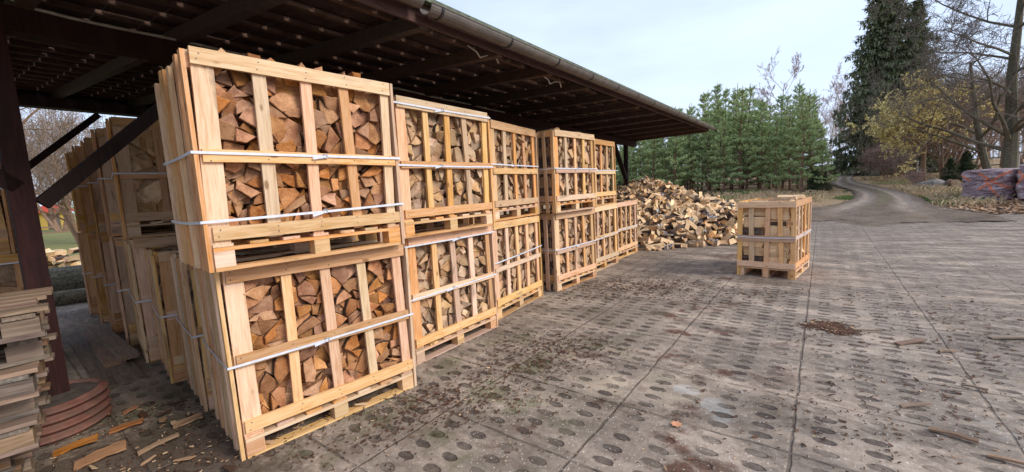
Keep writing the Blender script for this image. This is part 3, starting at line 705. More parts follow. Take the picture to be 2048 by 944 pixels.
# dirt cover: more towards the right hand side and the track
hid=t.comb(t.mt('FLOOR',t.mt('MULTIPLY',us_,4)),t.mt('FLOOR',t.mt('MULTIPLY',vs_,5)),0); wn_=t.new('ShaderNodeTexWhiteNoise'); t.set(wn_.inputs['Vector'],hid); hr=wn_.outputs['Value']
hole=t.mt('MULTIPLY',hole,t.mt('ADD',.58,t.mt('MULTIPLY',t.ss(hr,.05,.6),.42)))
right=t.ss(t.vm('DOT_PRODUCT',p,(ca,-sa,0)),.3,3.2)
cover=t.ss(t.mt('ADD',t.mt('ADD',t.mt('MULTIPLY',med,.75),t.mt('MULTIPLY',big,.45)),t.mt('MULTIPLY',t.mt('ADD',right,t.ss(t.vm('LENGTH',p),5,11)),.22)),.57,.80)
conc=t.ramp(t.mt('ADD',t.mt('MULTIPLY',fine,.5),t.mt('MULTIPLY',med,.5)),[(.3,(.135,.104,.080)),(.5,(.26,.208,.165)),(.72,(.42,.35,.285))])
peb=t.vor(p,55); pebm=t.mt('MULTIPLY',t.ss(peb,.30,.20),t.ss(t.sep(t.vor(p,55,out=1))[0],.62,.8)); pebc=t.ramp(t.sep(t.vor(p,55,out=1))[1],[(.1,(.30,.20,.14)),(.5,(.48,.42,.36)),(.95,(.66,.60,.52))])
conc=t.mix(t.mt('MULTIPLY',pebm,.75),conc,pebc)
dirt=t.mix(t.ss(t.noise(p,1.3,3),.45,.6),t.ramp(fine,[(.3,(.035,.026,.022)),(.55,(.075,.056,.046)),(.75,(.14,.108,.09))]),t.ramp(fine,[(.3,(.06,.048,.036)),(.55,(.125,.10,.078)),(.75,(.20,.165,.135))]))
mud=t.ramp(t.mt('ADD',t.mt('MULTIPLY',grit,.4),t.mt('MULTIPLY',fine,.6)),[(.3,(.11,.081,.061)),(.5,(.22,.168,.129)),(.7,(.37,.30,.24))])
# long gravelly streaks running across
stv=t.vm('MULTIPLY',t.comb(t.vm('DOT_PRODUCT',p,(ca,-sa,0)),t.vm('DOT_PRODUCT',p,(sa,ca,0)),0),(1,3.2,1)); st=t.noise(stv,6,6,.75)
mud=t.mix(t.mt('MULTIPLY',t.ss(st,.53,.62),.8),mud,(.48,.40,.325)); mud=t.mix(t.mt('MULTIPLY',t.ss(st,.47,.38),.75),mud,(.05,.036,.029))
col=t.mix(t.mt('MULTIPLY',cover,.72),conc,mud)
hm=t.mt('MULTIPLY',hole,t.mt('SUBTRACT',1,t.mt('MULTIPLY',cover,.75)))
col=t.mix(t.mt('MULTIPLY',hm,.9),col,dirt); col=t.mix(t.mt('MULTIPLY',jm,t.mt('SUBTRACT',.62,t.mt('MULTIPLY',cover,.52))),col,(.072,.056,.046))
# red-brown bark litter in a band beside the crates
band=t.mt('SUBTRACT',1,t.ss(t.mt('ABSOLUTE',t.mt('SUBTRACT',t.vm('DOT_PRODUCT',p,(ca,-sa,0)),-1.0)),.35,1.1))
lit=t.mt('MULTIPLY',t.ss(t.noise(p,1.5,5,.65),.54,.64),t.mt('ADD',.12,band)); col=t.mix(t.mt('MULTIPLY',lit,.85),col,t.ramp(grit,[(.35,(.045,.022,.016)),(.65,(.15,.075,.048))]))
# green algae close to the crates
mo=t.mt('MULTIPLY',t.mt('MULTIPLY',t.ss(t.noise(p,2.2,4,.6),.50,.62),t.ss(t.vm('DOT_PRODUCT',p,(ca,-sa,0)),-.9,-1.8)),t.ss(py_,6.5,3.5)); col=t.mix(t.mt('MULTIPLY',mo,.45),col,(.085,.10,.035))
# old mortar patches
pt=t.mt('MULTIPLY',.5,t.ss(t.noise(t.vm('ADD',p,(3.3,1.1,0)),1.9,4,.6),.66,.72)); col=t.mix(t.mt('MULTIPLY',pt,.45),col,(.34,.33,.31))
for (mx0,my0,mr,mc) in ((1.18,3.02,.30,(.42,.34,.25)),(.66,3.12,.26,(.40,.33,.24)),(1.27,2.98,.10,(.46,.47,.47)),(1.37,2.74,.11,(.46,.47,.47)),(1.36,2.60,.09,(.44,.45,.44))):
    dm_=t.mt('ADD',t.mt('DIVIDE',t.vm('LENGTH',t.vm('SUBTRACT',p,(mx0,my0,0))),mr),t.mt('MULTIPLY',t.mt('SUBTRACT',t.noise(p,6,4,.7),.5),1.7)); col=t.mix(t.mt('MULTIPLY',t.ss(t.mt('ADD',dm_,t.mt('MULTIPLY',t.mt('SUBTRACT',fine,.5),.9)),1.0,.7),t.mt('SUBTRACT',.42,t.mt('MULTIPLY',hm,.4))),col,mc)
# trodden dark earth under the roof
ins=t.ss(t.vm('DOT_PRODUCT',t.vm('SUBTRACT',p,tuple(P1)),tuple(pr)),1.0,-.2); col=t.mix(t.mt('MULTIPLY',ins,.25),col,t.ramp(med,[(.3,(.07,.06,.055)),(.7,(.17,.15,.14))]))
hgt=t.mt('SUBTRACT',t.mt('ADD',t.mt('MULTIPLY',fine,.35),t.mt('MULTIPLY',grit,.18)),t.mt('ADD',t.mt('MULTIPLY',hm,.9),t.mt('MULTIPLY',jm,.5)))
lv=t.noise(t.vm('MULTIPLY',t.comb(t.vm('DOT_PRODUCT',p,(ca,-sa,0)),t.vm('DOT_PRODUCT',p,(sa,ca,0)),0),(.7,1.6,1)),1.7,6,.68)
col=t.mix(1.0,col,t.ramp(lv,[(.34,(.62,.60,.57)),(.50,(1.02,1.02,1.0)),(.62,(1.5,1.48,1.44))]),'MULTIPLY')
soil=t.mt('SUBTRACT',1,t.ss(t.mt('ADD',t.vm('LENGTH',t.vm('SUBTRACT',p,(-2.35,2.0,0))),t.mt('MULTIPLY',t.mt('SUBTRACT',fine,.5),.9)),.75,1.15)); col=t.mix(t.mt('MULTIPLY',soil,.75),col,t.ramp(grit,[(.35,(.045,.03,.022)),(.65,(.13,.09,.065))]))
fr_=t.ss(t.mt('ADD',py_,t.mt('MULTIPLY',t.mt('SUBTRACT',med,.5),4)),9.0,12.0); col=t.mix(t.mt('MULTIPLY',fr_,.6),col,t.mix(t.ss(st,.40,.5),(.06,.044,.036),(.19,.155,.128)))
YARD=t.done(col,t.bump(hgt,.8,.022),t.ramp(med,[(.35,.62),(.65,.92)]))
def yard_keep(x,y):
    r_=math.hypot(x,y); e=.8*mn.noise(Vector((x*.5,y*.5,0)))
    if y<0 or x<-5: return r_<11+e if x<0 else x+.35*y<16
    u_=(x*math.cos(ang)-y*math.sin(ang)); return y+.42*max(0,x-6)*-1<12.2+e and x*.55+y*.84<17.5+e and x-.8*y<11+e
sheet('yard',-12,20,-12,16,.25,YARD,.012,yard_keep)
# track
t=NT('track_dirt',.9,.2); p=t.geo('Position'); uv=t.coord('UV'); a_,b_,_c=t.sep(uv)
fine=t.noise(p,12,5,.7); med=t.noise(p,1.3,4,.6)
rut=t.mt('MINIMUM',t.mt('ABSOLUTE',t.mt('SUBTRACT',a_,.25)),t.mt('ABSOLUTE',t.mt('SUBTRACT',a_,.75))); rm=t.ss(t.mt('ADD',rut,t.mt('MULTIPLY',t.mt('SUBTRACT',med,.5),.35)),.17,.04); rm=t.mt('MULTIPLY',rm,t.mt('MULTIPLY',t.ss(b_,1.2,3.4),.8))
soil=t.ramp(t.mt('ADD',t.mt('MULTIPLY',fine,.5),t.mt('MULTIPLY',med,.5)),[(.35,(.07,.050,.037)),(.6,(.20,.15,.11))])
grv=t.ramp(t.mt('ADD',t.mt('MULTIPLY',fine,.6),t.mt('MULTIPLY',med,.4)),[(.35,(.18,.137,.104)),(.52,(.33,.265,.21)),(.66,(.50,.42,.34))]); gr=t.ramp(fine,[(.3,(.08,.085,.035)),(.7,(.20,.19,.09))])
col=t.mix(rm,soil,grv); mid=t.mt('MULTIPLY',t.ss(b_,2.6,4.0),t.mt('MULTIPLY',t.ss(t.mt('ABSOLUTE',t.mt('SUBTRACT',a_,.5)),.13,.03),t.ss(med,.42,.56))); col=t.mix(t.mt('MULTIPLY',mid,.6),col,gr)
TRACK=t.done(col,t.bump(t.mt('ADD',fine,t.mt('MULTIPLY',rm,-.6)),.7,.05))
ctr=[((1480,452),(2060,452)),((1570,437),(2010,437)),((1630,420),(1895,421)),((1689,407),(1858,408)),((1709,394),(1826,392)),((1699,382),(1790,382)),((1664,371),(1748,373)),((1664,364),(1714,365)),((1674,356),(1706,356.5)),((1686,348.5),(1715,350)),((1720,344),(1737,346.5))]
mb=MB(); pts=[]
for (l_,r_) in ctr:
    a=at(*l_); b=at(*r_); pts.append((a,b))
fine_pts=[]
for i in range(len(pts)-1):
    p0,p1,p2,p3=[pts[max(0,min(len(pts)-1,i+k))] for k in (-1,0,1,2)]
    for s in range(12):
        tt_=s/12; cr=lambda A,B_,C_,D_: .5*((2*B_)+(C_-A)*tt_+(2*A-5*B_+4*C_-D_)*tt_**2+(3*B_-A-3*C_+D_)*tt_**3)
        fine_pts.append((cr(p0[0],p1[0],p2[0],p3[0]),cr(p0[1],p1[1],p2[1],p3[1])))
nc_=42; vs=[]; uvs=[]; fs=[]
for i,(a,b) in enumerate(fine_pts):
    for k in range(nc_+1):
        f=k/nc_; e=(.35*mn.noise(Vector((i*.5,k,0))) if k in(0,nc_) else 0); q=a.lerp(b,f)+(b-a).normalized()*e; q=q+(a.lerp(b,f).normalized()*(mn.noise(Vector((q.x*.9,q.y*.9,4)))+.5*mn.noise(Vector((q.x*3,q.y*3,9))))*2.6*max(0,1-i/9))
        dz=-.05*(math.exp(-((f-.25)/.07)**2)+math.exp(-((f-.75)/.07)**2)); edge=-.012 if k in(0,nc_) else 0
        vs.append((q.x,q.y,T(q.x,q.y)+.075*min(1,i/14)-.03*max(0,1-i/6)+dz*min(1,i/14)+edge*4)); uvs.append((f,i*.1))
for i in range(len(fine_pts)-1):
    for k in range(nc_): a=i*(nc_+1)+k; fs.append((a,a+1,a+nc_+2,a+nc_+1))
mb.add(vs,fs); me=mb.mesh('track',TRACK,True); ul=me.uv_layers.new(name='uv')
for lp in me.loops: ul.data[lp.index].uv=uvs[lp.vertex_index]
o=link('track',me); o['kind']='structure'
def on_track(x,y):
    for i in range(0,len(fine_pts),2):
        a,b=fine_pts[i]; c=(a+b)/2
        if math.hypot(x-c.x,y-c.y)<(b-a).length*.5: return True
    return False
# ------------------------------------------------------------------ vegetation
def leaf_mat(name,c0,c1,trans=.0):
    t=NT(name,.8,.2); r=t.rnd(); n=t.noise(t.coord(),1.2,2); col=t.mix(t.mt('ADD',t.mt('MULTIPLY',t.geo('Random Per Island'),.7),t.mt('MULTIPLY',n,.3)),c0,c1)
    if trans: t.b.inputs['Transmission Weight'].default_value=0
    return t.done(col)
NEED=leaf_mat('pine_needles',(.20,.275,.105),(.52,.62,.30)); SPR=leaf_mat('spruce_needles',(.085,.105,.055),(.25,.27,.15)); SPR2=leaf_mat('young_spruce_needles',(.03,.055,.025),(.085,.12,.05))
YEL=leaf_mat('yellow_leaves',(.60,.47,.15),(.92,.80,.40)); 
BRK=bark_mat('tree_bark_grey',(.19,.17,.12),(.06,.052,.038)); BRR=bark_mat('tree_bark_brown',(.34,.22,.15),(.16,.10,.07)); PBK=bark_mat('pine_bark',(.26,.15,.10),(.11,.065,.045))
t=NT('birch_bark',.8,.2); o_=t.coord(); b_=t.ss(t.noise(t.vm('MULTIPLY',o_,(2,2,9)),1.3,4,.7),.56,.62); BIR=t.done(t.mix(b_,(.55,.52,.48),(.06,.05,.045)))
TWG=plain('twig_brown',(.25,.18,.135),.9,.1,.2,3); TWR=plain('twig_reddish',(.36,.25,.21),.9,.1,.2,3); TWD=plain('twig_dark',(.16,.13,.105),.9,.1,.2,3)
def quad(mb,c,d,up,l,w,mi=0):
    d=d.normalized(); s=d.cross(up)
    if s.length<1e-3: s=d.cross(Vector((1,0,0)))
    s=s.normalized()*w/2; mb.add([c-s*.6,c+s*.6,c+d*l*.6+s,c+d*l,c+d*l*.6-s],[(0,1,2,3,4)],mi)
def rv(rng): return Vector((rng.gauss(0,1),rng.gauss(0,1),rng.gauss(0,1))).normalized()
def pine(seed,h):
    rng=random.Random(seed); tr=MB(); cr_=MB(); lean=Vector((rng.uniform(-.2,.2),rng.uniform(-.2,.2),0))
    ax=lambda z: lean*(z/h)+Vector((.05*math.sin(z*1.3+seed),.05*math.cos(z*1.1+seed),z))
    tr.tube([ax(h*i/10) for i in range(11)],[.075*(1-i/10.5)+.008 for i in range(11)],6)
    z=.5
    while z<h-.15:
        f=z/h; live=f>.11; Lb=(1.42*(1-f)**.95+.10)*rng.uniform(.75,1.2); nb_=rng.choice((4,5,6))
        a0=rng.uniform(0,6.28)
        for k in range(nb_):
            a=a0+k*2*math.pi/nb_+rng.uniform(-.3,.3); up_=(.15+.55*f)*rng.uniform(.7,1.3); L_=Lb*rng.uniform(.7,1.15)
            pts=[ax(z)+Vector((math.cos(a),math.sin(a),0))*L_*s+Vector((0,0,1))*(up_*L_*s*(.55+.5*s)) for s in (0,.35,.7,1)]
            tr.tube(pts,[.018*(1-f*.6),.013,.008,.004],3,cap=False)
            if (not live and rng.random()<.75) or (f<.38 and rng.random()<.35): continue
            nt_=int(6+15*L_) if f<.72 else int(3+9*L_)
            for i in range(nt_):
                s=rng.uniform(.3,1)**.7; b=pts[0].lerp(pts[3],s); side=Vector((-math.sin(a),math.cos(a),0))*rng.uniform(-1,1)*L_*.32*(1.15-s*.6)
                tip=b+side+Vector((0,0,rng.uniform(-.02,.14))); dirn=(Vector((math.cos(a),math.sin(a),.6))+side.normalized()*.6 if side.length>0 else Vector((0,0,1))).normalized()
                tr.tube([b,tip],[.005,.003],3,cap=False)
                for q in range(10): quad(cr_,tip+dirn*rng.uniform(-.14,.10),(dirn*(.9 if f<.7 else 1.5)+Vector((0,0,.7 if f>.7 else .15))+rv(rng)*.9),rv(rng),rng.uniform(.10,.17),.032 if f<.7 else .022)
        z+=rng.uniform(.3,.5)*(1.1-.3*f)
    # leader candles
    for k in range(4):
        c=ax(h-.25)+Vector((rng.uniform(-.22,.22),rng.uniform(-.22,.22),rng.uniform(-.25,-.05)))*(k>0)
        tr.tube([ax(h-.45),c,c+Vector((0,0,.45 if k==0 else .2))],[.012,.009,.006],3)
        for q in range(16): quad(cr_,c+Vector((0,0,(.028 if k==0 else .014)*q)),Vector((0,0,1.3))+rv(rng)*.8,rv(rng),.12,.02)
    return tr.mesh('trunk',PBK),cr_.mesh('crown',NEED)
def spruce(seed,h,rad,dens=1.0,droop=.5,leafmat=SPR,start=.06):
    rng=random.Random(seed); tr=MB(); cr_=MB(); tr.tube([(0,0,h*i/8) for i in range(9)],[h*.013*(1-i/8.3)+.01 for i in range(9)],8)
    z=h*start
    while z<h*.985:
        f=z/h; Lb=rad*((1-f)**.9)*rng.uniform(.8,1.12)+.12; nb_=int(6*dens)+1; a0=rng.uniform(0,6.28)
        for k in range(nb_):
            a=a0+k*2*math.pi/nb_+rng.uniform(-.3,.3); L_=Lb*rng.uniform(.55,1.2); dd=Vector((math.cos(a),math.sin(a),0)); n_=5
            pts=[Vector((0,0,z))+dd*L_*s+Vector((0,0,1))*L_*(.12*s-droop*s*s*(1-.5*f)+.25*max(0,s-.75)) for s in (0,.25,.5,.75,1)]
            tr.tube(pts,[.03*(1-f)+.008,.02,.014,.009,.004],3,cap=False)
            sd_=Vector((-dd.y,dd.x,0)); m=int(L_*9*dens)+4
            for i in range(m):
                s=rng.uniform(.12,1); j=min(3,int(s*4)); b=pts[j].lerp(pts[j+1],s*4-j); off=sd_*rng.uniform(-1,1)*L_*.22*(1.1-s*.5)
                b=b+off; hang=rng.uniform(.15,.5)*(.6+.4*(1-f))*(h/18)
                for q in range(3): quad(cr_,b+Vector((0,0,-hang*q/3)),Vector((0,0,-1))+dd*.25+rv(rng)*.45,rv(rng),hang*.55+.08,.075*(h/18)+.02)
                quad(cr_,b,dd+off*.8/(L_*.22+.01)+rv(rng)*.4,Vector((0,0,1)),.25*(h/18)+.08,.08*(h/18)+.03)
        z+=h*.021*rng.uniform(.7,1.3)/dens
    return tr.mesh('trunk',BRK),cr_.mesh('crown',leafmat)
def bare(seed,h,rad,mats,levels=4,spread=.55,first=.3,upb=.25,trunk_r=None,nchild=(4,6),droop=0,leaves=None,twig_r=.006,bias=None,lensc=.62,stems=1,lean=0,leafn=3,leafs=.06,sides=6,limb=.55,trunkn=3):
    """broadleaf tree in winter: tapered trunk, limbs, twigs; returns trunk mesh, crown mesh, leaf mesh"""
    rng=random.Random(seed); tr=MB(); cr_=MB(); lf=MB(); trunk_r=trunk_r or h*.018
    def grow(p,d,L_,r_,lv):
        n=4 if lv<2 else 3; pts=[p]; dd=d.normalized(); c=p
        for i in range(n):
            dd=(dd+rv(rng)*(.10 if lv==0 else .22)+Vector((0,0,upb*.3 if lv>0 and not droop else -droop*.15*(i/n)))*(1 if lv>0 else 0)).normalized(); c=c+dd*L_/n; pts.append(c)
        rs=[max(twig_r,r_*(1-.72*i/n)) for i in range(n+1)]
        (tr if lv==0 else cr_).tube(pts,rs,(8 if lv==0 else (5 if lv==1 else 3)),mi=(0 if lv<2 else 1),cap=False)
        if lv>=levels:
            if leaves:
                for q in range(leafn):
                    b=pts[rng.randrange(1,n+1)]+rv(rng)*.06; quad(lf,b,rv(rng)+Vector((0,0,-.3)),rv(rng),leafs*rng.uniform(.8,1.4),leafs*.8)
            return
        k=rng.randint(*nchild)+(trunkn if lv==0 else 0)
        for j in range(k):
            s=rng.uniform(first if lv==0 else .22,1) if j else .98
            q=min(n-1,int(s*n)); b=pts[q].lerp(pts[q+1],s*n-q); base_d=(pts[q+1]-pts[q]).normalized()
            side=rv(rng); side=(side-base_d*side.dot(base_d)).normalized()
            if bias is not None and lv==0: side=(side+bias*1.1).normalized()
            nd=(base_d*(1-spread)+side*spread*(1.6 if lv==0 else 1.25)+Vector((0,0,upb*(.6 if lv else .3)))).normalized()
            LL=L_*lensc*rng.uniform(.7,1.15)*((1.25-.55*s) if lv==0 else 1)
            grow(b,nd,LL,max(twig_r,rs[q]*(limb if lv==0 else .55)),lv+1)
    for s_ in range(stems):
        a=rng.uniform(0,6.28); grow(Vector((.12*math.cos(a),.12*math.sin(a),0))*(stems>1),Vector((math.cos(a)*(.35 if stems>1 else lean),math.sin(a)*(.35 if stems>1 else 0),1)),h*(.62 if levels>2 else .8),trunk_r*(1 if stems==1 else .7),0)
    out=[tr.mesh('trunk',mats[0]),cr_.mesh('crown',[mats[0],mats[1]])]
    if leaves: out.append(lf.mesh('foliage',leaves))
    return out
def plant(name,label,cat,meshes,loc,rz=0,sc=1,group=None,names=('trunk','crown','foliage')):
    o=empty(name,loc,rz); o.scale=(sc,)*3; tag(o,label,cat,group)
    for n_,me in zip(names,meshes):
        if len(me.vertices): link(n_,me,o)
    return o
rng=random.Random(21)
PN=[pine(301+i,6.4) for i in range(4)]
# front row of pines and the ranks behind it
npine=0
spots=[]
for i in range(20): spots.append((11.2+i*1.36+rng.uniform(-.3,.3),29.0+rng.uniform(-.8,.9)-.05*i,0))
for i in range(20): spots.append((11+i*1.34+rng.uniform(-.4,.4),31.5+rng.uniform(-.8,.9),1))
for i in range(20): spots.append((11+i*1.34+rng.uniform(-.4,.4),34.6+rng.uniform(-1,1),2))
for i in range(20): spots.append((11+i*1.33+rng.uniform(-.5,.5),39+rng.uniform(-1.5,1.5),2))
prof_h=[(10,.62),(14,.66),(18,.84),(22,.92),(27,1.06),(30,.98),(33,1.0),(35.5,1.0),(37.5,.66),(40,.5)]
def hs(a):
    for (a0,h0),(a1,h1) in zip(prof_h,prof_h[1:]):
        if a0<=a<=a1: return h0+(h1-h0)*(a-a0)/(a1-a0)
    return .6
lbls=['young green pine in the front rank behind the log heap','young pine in the second rank of the dense stand','young pine deep in the dense stand beyond the yard']
grps=['front rank of young pines','second rank of young pines','pines deep in the stand']
for (a,r_,k) in spots:
    plant('pine_tree',lbls[k],'pine tree',rng.choice(PN),polar(a,r_,-.05),rng.uniform(0,6.28),hs(a)*rng.uniform(.68,1.04)*(r_/30)**.5,grps[k])
# dense young spruces closing the stand floor on its right and left edge
YS=[spruce(401+i,2.6,1.0,1.1,.25,SPR2,.03) for i in range(2)]
for a,r_,s in ((36.6,27.5,.55),(37.3,29,.5),(13.4,24,.6),(15,25.5,.5)):
    plant('young_spruce',{36.6:'small dark spruce at the right foot of the pine stand',37.3:'low spruce beside the track at the pine stand edge',13.4:'small spruce beyond the far shed post',15:'small spruce glimpsed behind the log heap'}[a],'spruce',rng.choice(YS),polar(a,r_),rng.uniform(0,6),s)
# tall spruces
SA=spruce(501,18.3,4.3,1.35,.5); SB=spruce(502,13.5,3.5,1.2,.5)
plant('spruce_tree','tallest dark spruce with drooping branches beside the track','spruce',SA,polar(41.9,47),1.0)
plant('spruce_tree','shorter dark spruce just right of the tallest one','spruce',SB,polar(44.2,46),2.2)
for a,r_,s,lb in ((47.0,31,.5,'small spruce beside the yellow-leaved tree trunk'),(48.0,32,.62,'small dark spruce behind the wrapped bales'),(40.4,63,.9,'little spruce under the birches where the track bends'),(38.6,60,.9,'little spruce left of the birches at the bend'),(43.2,60,.8,'little spruce under the tall spruces')):
    plant('young_spruce',lb,'spruce',YS[0],polar(a,r_),a,s)
# birches far behind
BI=[bare(601+i,13,.1,(BIR,TWR),4,.42,.35,.35,.11,(5,7),twig_r=.008,lensc=.42) for i in range(3)]
rng=random.Random(31); k=0
for i in range(34):
    a=36.5+i*.5+rng.uniform(-.3,.3); r_=rng.uniform(58,84)
    plant('birch_tree','slender bare birch with pale trunk in the far belt beyond the track','birch tree',rng.choice(BI),polar(a,r_,-.1),rng.uniform(0,6.28),rng.uniform(.68,.98) if a<42 else rng.uniform(.6,.85),'bare birches in the far belt')
for a,r_,s,lb in ((37.7,52,.95,'bare reddish birch just right of the pine stand'),(38.6,55,.88,'bare birch between the pine stand and the tall spruce'),(33.6,44,1.04,'bare birch top rising behind the pine stand'),(40.6,50,.8,'pale birch trunk under the tall spruce'),(41.1,50,.75,'twin pale birch trunk beside its neighbour under the spruce')):
    plant('birch_tree',lb,'birch tree',rng.choice(BI),polar(a,r_,-.1),rng.uniform(0,6.28),s)
# yellow-leaved tree
YT=bare(701,6.6,.1,(BRR,TWG),4,.6,.22,.12,.16,(4,6),leaves=YEL,bias=Vector((-.8,-.2,0)),lensc=.66,leafn=13,leafs=.095)
plant('yellow_leaved_tree','small tree with sparse yellow-olive leaves spreading over the track edge','tree',YT,polar(45.2,32,-.05),0,.86)
# multi-stemmed brown trees
MS=[bare(711+i,6.5,.1,(BRR,TWG),4,.5,.2,.3,.13,(4,6),stems=4,twig_r=.006,lensc=.6) for i in range(2)]
for a,r_,s,rz_,lb in ((46.6,33,.85,0,'many-stemmed bare brown tree behind the boulder'),(48.3,37,1.0,2,'many-stemmed bare tree behind the wrapped bales'),(43.4,41,.8,4,'many-stemmed bare tree behind the yellow leaves'),(51.6,41,1.0,1,'many-stemmed bare tree at the far right edge'),(46.0,45,1.1,3,'taller many-stemmed bare tree deeper in the wood')):
    plant('bare_tree',lb,'bare tree',MS[int(rz_)%2],polar(a,r_,-.05),rz_,s)
# leafless thicket bush by the bend
BU=bare(721,2.6,.1,(BRR,TWR),3,.5,.1,.3,.03,(5,7),stems=7,twig_r=.006,lensc=.6)
plant('bare_bush','leafless reddish bush at the inside of the track bend','bush',BU,polar(42.6,38),0,1.0)
plant('bare_bush','leafless low bush on the bank before the yellow-leaved tree','bush',BU,polar(44.6,29.5),2,.35)
# big bare tree at right
BT=bare(733,15,.1,(BRK,TWD),5,.60,.16,.05,.27,(5,6),droop=.2,twig_r=.0065,bias=Vector((-.9,-.4,0)),lensc=.47,lean=.02,limb=.33,trunkn=13)
plant('large_bare_tree','large bare tree with mossy trunk and long low limbs above the wrapped bales','bare tree',BT,polar(50.6,29,-.1),0,1.0)
BT2=bare(735,12,.1,(BRK,TWD),5,.55,.25,.1,.22,(4,5),droop=.1,twig_r=.006,bias=Vector((-.5,0,0)),lensc=.58,lean=.4)
plant('leaning_bare_tree','slanting bare tree leaning beside the large mossy trunk','bare tree',BT2,polar(49.6,31,-.1),0,.8)
# forest trees farther right/behind
FT=[bare(741+i,11,.1,(BRR,TWG),4,.5,.3,.25,.15,(5,6),twig_r=.009,lensc=.52) for i in range(2)]
rng=random.Random(41)
for i in range(16):
    a=44+i*.62+rng.uniform(-.3,.3); plant('bare_forest_tree','bare brown tree in the wood behind the bales','bare tree',rng.choice(FT),polar(a,rng.uniform(46,70),-.1),rng.uniform(0,6.28),rng.uniform(.6,.85),'bare trees of the wood behind the bales')
# far trees seen beneath the roof on the left
for a,r_,s,lb in ((-49.5,24,1.1,'bare tree beyond the lawn behind the rear of the shed'),(-46.3,30,1.1,'second bare tree beyond the lawn, farther off'),(-47.6,48,1.4,'distant bare tree above the red-roofed hut')):
    plant('bare_tree',lb,'bare tree',FT[0] if a<-48 else MS[0],polar(a,r_,-.1),a,s)
for i in range(7):
    a=-52+i*1.4; plant('pine_tree','pine in the distant green hedge beyond the lawn','pine tree',PN[i%4],polar(a,75,-.3),i,.8,'distant pines beyond the lawn')
# ------------------------------------------------------------------ grasses, litter (uncountable)
DG=leaf_mat('dry_grass',(.34,.23,.12),(.62,.48,.30)); GG=leaf_mat('green_grass',(.07,.11,.03),(.19,.26,.08))
def blades(name,label,n,area_fn,mat,hmin,hmax,w,seed,clump=5):
    rng=random.Random(seed); mb=MB(); c=0
    while c<n:
        p=area_fn(rng)
        if p is None: continue
        for q in range(clump):
            x,y=p[0]+rng.gauss(0,.06),p[1]+rng.gauss(0,.06); h=rng.uniform(hmin,hmax); a=rng.uniform(0,6.28); d=Vector((math.cos(a),math.sin(a),0)); b=Vector((x,y,T(x,y))); s=Vector((-d.y,d.x,0))*w
            mb.add([b-s,b+s,b+d*h*.25+Vector((0,0,h*.7)),b+d*h*.7+Vector((0,0,h*.95))],[(0,1,2),(0,2,3)]); c+=1
    o=mb.build(name,mat); tag(o,label,'grass',kind='stuff')
def ring_area(a0,a1,r0_,r1_,thr=.0):
    def f(rng):
        a=rng.uniform(a0,a1); r_=rng.uniform(r0_,r1_); x,y=r_*math.sin(R(a)),r_*math.cos(R(a))
        if on_track(x,y) or mn.noise(Vector((x*.35,y*.35,7)))<thr: return None
        return x,y
    return f
def yardfree(fn):
    def f(rng):
        p=fn(rng)
        if p is None or yard_keep(p[0],p[1]): return None
        return p
    return f
blades('dry_grass','dry straw-coloured grass in front of the pine stand',9000,yardfree(ring_area(12,37.5,17,29.5,-.25)),DG,.06,.24,.010,1)
blades('bank_grass','dry grass on the bank right of the track',6000,yardfree(ring_area(40.5,53,20,40,-.1)),DG,.08,.25,.012,2)
blades('green_grass','green grass patches along the track verge',5000,yardfree(ring_area(36,54,17.5,27,.12)),GG,.05,.14,.012,3)
blades('weeds','low green weeds at the pine stand edge',2500,yardfree(ring_area(14,38,16,29,.25)),GG,.08,.22,.012,4)
LEAFM=leaf_mat('fallen_leaves',(.20,.10,.05),(.55,.36,.22))
rng=random.Random(51); mb=MB(); c=0; fa=yardfree(ring_area(42,56,15,27,-.3))
while c<4500:
    p=fa(rng)
    if p is None: continue
    b=Vector((p[0],p[1],T(*p)+rng.uniform(.01,.05))); quad(mb,b,rv(rng)*Vector((1,1,.25)),Vector((rng.gauss(0,.3),rng.gauss(0,.3),1)),rng.uniform(.07,.13),.08); c+=1
tag(mb.build('leaf_litter',LEAFM),'brown fallen leaves in front of the wrapped bales','leaves',kind='stuff')
# chips of wood and bark
CHM=leaf_mat('wood_chips',(.34,.19,.10),(.70,.50,.31)); CHD=leaf_mat('bark_bits',(.04,.022,.016),(.17,.085,.05))
def chip(mb,rng,x,y,z,l,w,th,mi=0):
    a=rng.uniform(0,6.28); d=Vector((math.cos(a),math.sin(a),rng.uniform(-.12,.2))).normalized(); s=Vector((-math.sin(a),math.cos(a),rng.uniform(-.3,.3))).normalized(); c=Vector((x,y,z)); n=d.cross(s).normalized()*th
    k=[c-d*l/2-s*w*rng.uniform(.1,.5),c-d*l*.1-s*w*.5,c+d*l/2-s*w*rng.uniform(0,.3),c+d*l*rng.uniform(.3,.5)+s*w*rng.uniform(.2,.5),c-d*l*.3+s*w*.5]
    mb.add(k+[v+n for v in k],[(4,3,2,1,0),(5,6,7,8,9)]+[(i,(i+1)%5,5+(i+1)%5,5+i) for i in range(5)],mi)
rng=random.Random(61); mb=MB()
for i in range(2600):
    x=rng.uniform(-3.2,-.9); y=rng.uniform(1.0,3.3)
    dline=abs((x+2.2)*.75+(y-2.15)*-.1); k=rng.random()
    if (x-(-1.733))*.71-(y-2.4)*.71>-.03 and y>1.8 and x>-1.75: continue
    if mn.noise(Vector((x*1.6,y*1.6,2)))<-.12 : continue
    l=rng.uniform(.005,.026) if k<.95 else rng.uniform(.05,.12); chip(mb,rng,x,y,.022+(.012 if l>.06 else 0),l*1.2,l*rng.uniform(.2,.5),.004,0 if rng.random()<(.25 if l<.03 else .7) else 1)
tag(mb.build('wood_chips',[CHM,CHD]),'orange wood chips and bark scraps scattered beside the pipe ring','wood chips',kind='stuff')
rng=random.Random(62); mb=MB()
